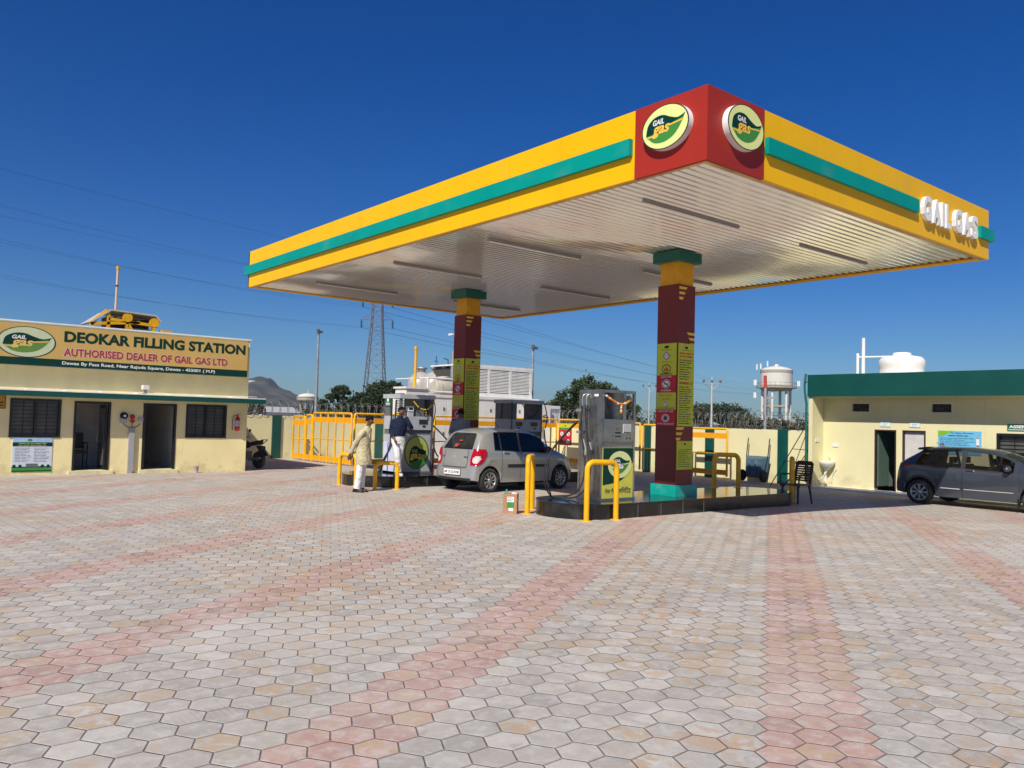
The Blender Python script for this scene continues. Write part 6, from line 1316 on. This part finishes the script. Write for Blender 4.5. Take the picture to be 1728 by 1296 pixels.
# ------------------------------------------------ people
def skinned(chains, M, name, par, levels=1):
    """chains: list of [(x,y,z,r)...]; chains after the first may start with an int naming a vertex to branch from"""
    vs, es, rs = [], [], []
    for ch in chains:
        prev = None
        for q in ch:
            if isinstance(q, int): prev = q; continue
            vs.append(q[:3]); rs.append(q[3]); i = len(vs)-1
            if prev is not None: es.append((prev, i))
            prev = i
    me = bpy.data.meshes.new(name); me.from_pydata(vs, es, []); o = bpy.data.objects.new(name, me); COL.objects.link(o)
    sk = o.modifiers.new('s', 'SKIN'); sk.use_smooth_shade = True; sk.branch_smoothing = .6; sub = o.modifiers.new('u', 'SUBSURF'); sub.levels = sub.render_levels = levels
    for i, r_ in enumerate(rs): me.skin_vertices[0].data[i].radius = (r_, r_) if not isinstance(r_, tuple) else r_
    me.skin_vertices[0].data[0].use_root = True
    dg = bpy.context.evaluated_depsgraph_get(); dg.update(); m2 = bpy.data.meshes.new_from_object(o.evaluated_get(dg)); bpy.data.objects.remove(o)
    m2.name = name; m2.materials.clear(); m2.materials.append(M); m2.polygons.foreach_set('use_smooth', [True]*len(m2.polygons)); o = bpy.data.objects.new(name, m2); COL.objects.link(o); o.parent = par
    return o
def loft(b, rings, n=18, m=0, wob=0, seed=0, capt=True):
    """rings: (x, y, z, half width, half depth, facing angle)"""
    vs = []; rd = random.Random(seed); ph = rd.uniform(0, 6)
    for k, (x, y, z, a, d, f) in enumerate(rings):
        for i in range(n):
            t = 2*pi*i/n; w_ = 1+wob*sin(5*t+ph+k*.7)*(.3+.7*k/len(rings)); lx, ly = d*cos(t)*w_, a*sin(t)*w_
            vs.append((x+lx*cos(f)-ly*sin(f), y+lx*sin(f)+ly*cos(f), z))
    N = len(rings); b.add(vs, [(k*n+i, k*n+(i+1) % n, (k+1)*n+(i+1) % n, (k+1)*n+i) for k in range(N-1) for i in range(n)], m, True)
    if capt: b.add(vs[:n], [tuple(range(n))], m, True); b.add(vs[-n:], [tuple(range(n))[::-1]], m, True)
def person(x, y, z, J, label, top, bottom, hem, extras=None, tuck=True):
    """J: joints as (right, away, up) seen from the camera"""
    r = root('person', (x, y, z), label, 'person', rz=R(-39.6)); f = J['face']; F_ = V((cos(f), sin(f), 0)); S_ = V((-sin(f), cos(f), 0)); U_ = V((0, 0, 1))
    P_ = {k: V(v) for k, v in J.items() if isinstance(v, tuple)}
    hd = P_['head']; nk = P_['neck']; ch_ = P_['chest']; pv = P_['pelvis']; q = lambda v, r_: (v.x, v.y, v.z, r_)
    chains = [[q(pv, .105), q(pv.lerp(ch_, .5), .095), q(ch_, .10), q(nk-U_*.01, .055), q(nk+U_*.05+F_*.01, .046), q(hd-U_*.055+F_*.02, .055), q(hd+F_*.005, .073), q(hd+U_*.05-F_*.01, .070), q(hd+U_*.095-F_*.01, .040)]]
    cnt = 9
    chains.append([6, q(hd+F_*.088-U_*.012, .013)]); cnt += 1
    for s_ in (1, -1): chains.append([6, q(hd+S_*s_*.082-F_*.005, .014)]); cnt += 1
    for s_, n_ in ((1, 'l'), (-1, 'r')):
        sh, el, wrst, hn = P_['sh_'+n_], P_['el_'+n_], P_['wr_'+n_], P_['ha_'+n_]
        chains.append([2, q(sh, .052), q(sh.lerp(el, .5), .042), q(el, .035), q(el.lerp(wrst, .5), .032), q(wrst, .024), q(hn, .030)]); base = cnt+5; cnt += 6
        hd_dir = (hn-wrst).normalized(); pal = J.get('palm_'+n_, (0, -1, 0)); sd = hd_dir.cross(V(pal)).normalized(); cu = V(pal).normalized()
        for k, (off, ln) in enumerate(((-.030, .062), (-.011, .072), (.009, .068), (.028, .052))):
            a = hn+hd_dir*.035+sd*off; c1 = a+hd_dir*ln*.5+cu*.010; c2 = c1+hd_dir*ln*.35+cu*.022; chains.append([base, q(a, .0105), q(c1, .0092), q(c2, .0078)]); cnt += 3
        a = hn-hd_dir*.005-sd*.036+cu*.012; chains.append([base, q(a, .0115), q(a+hd_dir*.032-sd*.012+cu*.012, .0095)]); cnt += 2
    for n_ in 'lr':
        hp, kn, an, to = P_['hip_'+n_], P_['kn_'+n_], P_['an_'+n_], P_['toe_'+n_]
        chains.append([0, q(hp, .085), q(hp.lerp(kn, .5), .070), q(kn, .052), q(kn.lerp(an, .35), .050), q(an, .034), q(an.lerp(to, .5)-U_*.025, .034), q(to, .028)]); cnt += 7
    skinned(chains, SKIN, 'body', r, 1)
    # clothes
    b = MB(); W_ = J.get('w', .19)
    tr = [(pv.x, pv.y, pv.z-.10, .150, .105, f), (pv.x, pv.y, pv.z, .155, .110, f), (pv.x, pv.y, pv.z+.10, .150, .112, f)]; loft(b, tr, 20, 0)
    for n_ in 'lr':
        hp, kn, an = P_['hip_'+n_], P_['kn_'+n_], P_['an_'+n_]; pts = [hp+U_*.04, hp.lerp(kn, .35), hp.lerp(kn, .7), kn, kn.lerp(an, .4), kn.lerp(an, .75), an+U_*.0-F_*.0]
        b.tube(pts, .08, 14, 0, True, [.098, .092, .080, .074, .072, .070, .074])
    o_ = b.build('trousers', bottom, r, local=True)
    b = MB(); mid = pv.lerp(ch_, .5)
    rings = [(pv.x+hem[1], pv.y, pv.z+hem[0], .178 if not tuck else .158, .135 if not tuck else .120, f), (pv.x, pv.y, pv.z+max(hem[0]+.05, .06), .168, .130, f), (mid.x, mid.y, mid.z, .165, .130, f), (ch_.x, ch_.y, ch_.z-.08, .182, .135, f), (ch_.x, ch_.y, ch_.z+.03, W_, .128, f), (nk.x-F_.x*.01, nk.y-F_.y*.01, nk.z-.045, W_*.72, .090, f), (nk.x, nk.y, nk.z-.005, .070, .068, f), (nk.x+F_.x*.006, nk.y+F_.y*.006, nk.z+.03, .060, .060, f)]
    loft(b, rings[::-1], 22, 0, .03, 2)
    for n_ in 'lr':
        sh, el, wrst = P_['sh_'+n_], P_['el_'+n_], P_['wr_'+n_]; inn = sh.lerp(ch_+U_*.06, .35)
        b.tube([inn, sh, sh.lerp(el, .5), el, el.lerp(wrst, .5), el.lerp(wrst, .92)], .06, 14, 0, True, [.065, .068, .060, .052, .047, .043])
    b.build('shirt', top, r, local=True)
    if not tuck: pass
    else:
        b = MB(); loft(b, [(pv.x, pv.y, pv.z+.07, .157, .121, f), (pv.x, pv.y, pv.z+.105, .156, .120, f)], 20, 0, 0, 0, False); b.build('belt', BLACK, r, local=True)
    for n_ in 'lr':
        an, to = P_['an_'+n_], P_['toe_'+n_]; d = V((to.x-an.x, to.y-an.y, 0)).normalized(); sd = V((-d.y, d.x, 0)); zf = min(an.z, to.z)-.055
        b = MB(); out = [(-.09, -.030), (-.10, 0), (-.09, .030), (0, .040), (.09, .048), (.15, .036), (.175, 0), (.15, -.036), (.09, -.048), (0, -.040)]
        vs = [];  N = len(out); bb = V((an.x, an.y, zf))
        for h_, sc_ in ((0, 1.0), (.02, 1.03), (.055, .92), (.085, .62)):
            for a, c in out: vs.append(bb+d*(a*sc_ if h_ < .08 else a*.4-.04)+sd*c*sc_+U_*(h_ if a < .1 else h_*.7))
        b.add(vs, [(k*N+i, k*N+(i+1) % N, (k+1)*N+(i+1) % N, (k+1)*N+i) for k in range(3) for i in range(N)]+[tuple(range(3*N, 4*N)), tuple(range(N))[::-1]], 0, True); b.build('shoe', J.get('shoe_'+n_, BLACK), r, local=True)
    # hair, eyes, mouth
    b = MB(); vs = []; n1, n2 = 9, 18
    for i in range(n1+1):
        ph = pi*.60*i/n1
        for k in range(n2):
            t = 2*pi*k/n2; fr_ = cos(t); phl = ph*(1 if fr_ < .25 else 1-.42*(fr_-.25)/.75); d = F_*(.093*sin(phl)*cos(t))+S_*(.084*sin(phl)*sin(t))+U_*(.098*cos(phl)); vs.append(hd+U_*.022-F_*.012+d)
    b.add(vs, [(i*n2+k, i*n2+(k+1) % n2, (i+1)*n2+(k+1) % n2, (i+1)*n2+k) for i in range(n1) for k in range(n2)], 0, True); b.build('hair', HAIR, r, local=True)
    for s_ in (1, -1):
        b = MB(); b.lathe([(0, -.008), (.007, -.004), (.009, .002), (0, .006)], hd+F_*.066+S_*s_*.030+U_*.006, tuple(F_), 10, 0); b.lathe([(0, .0), (.005, .006), (0, .0095)], hd+F_*.069+S_*s_*.030+U_*.006, tuple(F_), 8, 1); b.build('eye', [mat('eye white', (.35, .30, .27), .4, var=0), BLACK], r, local=True)
        b = MB(); b.bar(hd+F_*.074+S_*s_*.018+U_*.026, hd+F_*.070+S_*s_*.044+U_*.026, .008, .006); b.build('eyebrow', HAIR, r, local=True)
    b = MB(); b.bar(hd+F_*.074-S_*.022-U_*.052, hd+F_*.074+S_*.022-U_*.052, .008, .008); b.build('mouth', mat('lips', (.13, .04, .035), .5), r, local=True)
    if J.get('tash'): b = MB(); b.bar(hd+F_*.080-S_*.028-U_*.038, hd+F_*.080+S_*.028-U_*.038, .010, .012); b.build('moustache', HAIR, r, local=True)
    if extras: extras(r, P_, F_, S_)
    return r
m1 = dict(face=R(-28), head=(.215, -.02, 1.50), neck=(.165, 0, 1.36), chest=(.10, 0, 1.19), pelvis=(.09, 0, .83), w=.185, tash=True,
    sh_r=(.10, -.155, 1.27), el_r=(-.055, -.15, 1.02), wr_r=(-.165, -.09, .80), ha_r=(-.195, -.07, .73), palm_r=(.6, .3, .3),
    sh_l=(.12, .155, 1.27), el_l=(-.02, .20, 1.02), wr_l=(-.135, .05, .81), ha_l=(-.165, .02, .74), palm_l=(.6, -.3, .3),
    hip_r=(.075, -.075, .80), kn_r=(.045, -.085, .44), an_r=(.0, -.08, .075), toe_r=(.13, -.13, .05),
    hip_l=(.095, .08, .80), kn_l=(.07, .08, .44), an_l=(.06, .07, .075), toe_l=(.19, .02, .05))
def kurta_tail(r, P_, F_, S_):
    b = MB(); f = R(-28); p = P_['pelvis']
    loft(b, [(p.x, p.y, p.z+.12, .172, .135, f), (p.x+.005, p.y, p.z+.0, .182, .146, f), (p.x+.012, p.y, p.z-.10, .188, .150, f), (p.x+.02, p.y, p.z-.20, .195, .152, f), (p.x+.025, p.y, p.z-.25, .190, .148, f)], 26, 0, .035, 5, False); b.build('shirt_tail', CLOTHC, r, local=True)
    b = MB(); b.box(.25, .27, -.02, .02, 1.0, 1.0) if False else b.bar(P_['neck']+F_*.062-V((0, 0, .02)), P_['chest']+F_*.136-V((0, 0, .05)), .022, .004); b.build('button_placket', CLOTHC, r, local=True)
person(8.50, 15.42, 0, m1, 'man in long cream shirt and white trousers standing with hands behind his back', CLOTHC, CLOTHW, (-.06, .0), kurta_tail, False)
m2 = dict(face=R(-68), head=(.075, -.02, 1.47), neck=(.05, 0, 1.335), chest=(.035, 0, 1.16), pelvis=(.02, 0, .83), w=.185,
    sh_r=(-.115, -.03, 1.245), el_r=(-.155, -.02, .99), wr_r=(-.065, -.17, .88), ha_r=(-.035, -.20, .82), palm_r=(.5, .6, 0),
    sh_l=(.20, .03, 1.255), el_l=(.325, -.10, 1.10), wr_l=(.185, -.10, 1.36), ha_l=(.165, -.085, 1.43), palm_l=(-1, .2, 0),
    hip_r=(-.055, -.02, .80), kn_r=(.03, -.13, .45), an_r=(.06, -.02, .085), toe_r=(.13, -.12, .05),
    hip_l=(.09, .03, .80), kn_l=(.06, .04, .43), an_l=(-.03, .08, .075), toe_l=(-.02, -.06, .05), shoe_r=WHITE)
def phone(r, P_, F_, S_):
    h = P_['ha_l']+V((-.03, 0, .03)); b = MB(); b.bar(h-V((0, 0, .07)), h+V((.005, 0, .07)), .012, .06); b.build('mobile_phone', BLACK, r, local=True)
person(10.02, 16.38, .255, m2, 'man in navy shirt and white trousers talking on the phone beside the dispenser', CLOTHN, CLOTHW, (.07, 0), phone)
m3 = dict(face=R(95), head=(.01, 0, 1.47), neck=(0, 0, 1.335), chest=(0, 0, 1.16), pelvis=(0, 0, .83), w=.19,
    sh_l=(-.165, 0, 1.25), el_l=(-.235, .02, .98), wr_l=(-.20, .12, .78), ha_l=(-.19, .15, .72), palm_l=(1, 0, 0),
    sh_r=(.165, 0, 1.25), el_r=(.23, .04, .98), wr_r=(.18, .16, .80), ha_r=(.16, .19, .75), palm_r=(-1, 0, 0),
    hip_l=(-.085, 0, .80), kn_l=(-.09, .02, .43), an_l=(-.10, 0, .075), toe_l=(-.11, .12, .05), hip_r=(.085, 0, .80), kn_r=(.09, .02, .43), an_r=(.10, 0, .075), toe_r=(.11, .12, .05))
person(11.68, 16.22, .255, m3, 'man in grey shirt seen from behind between hatchback and maroon column', CLOTHG, mat('dark trousers', (.03, .03, .035), .8), (.07, 0), None)
haze()
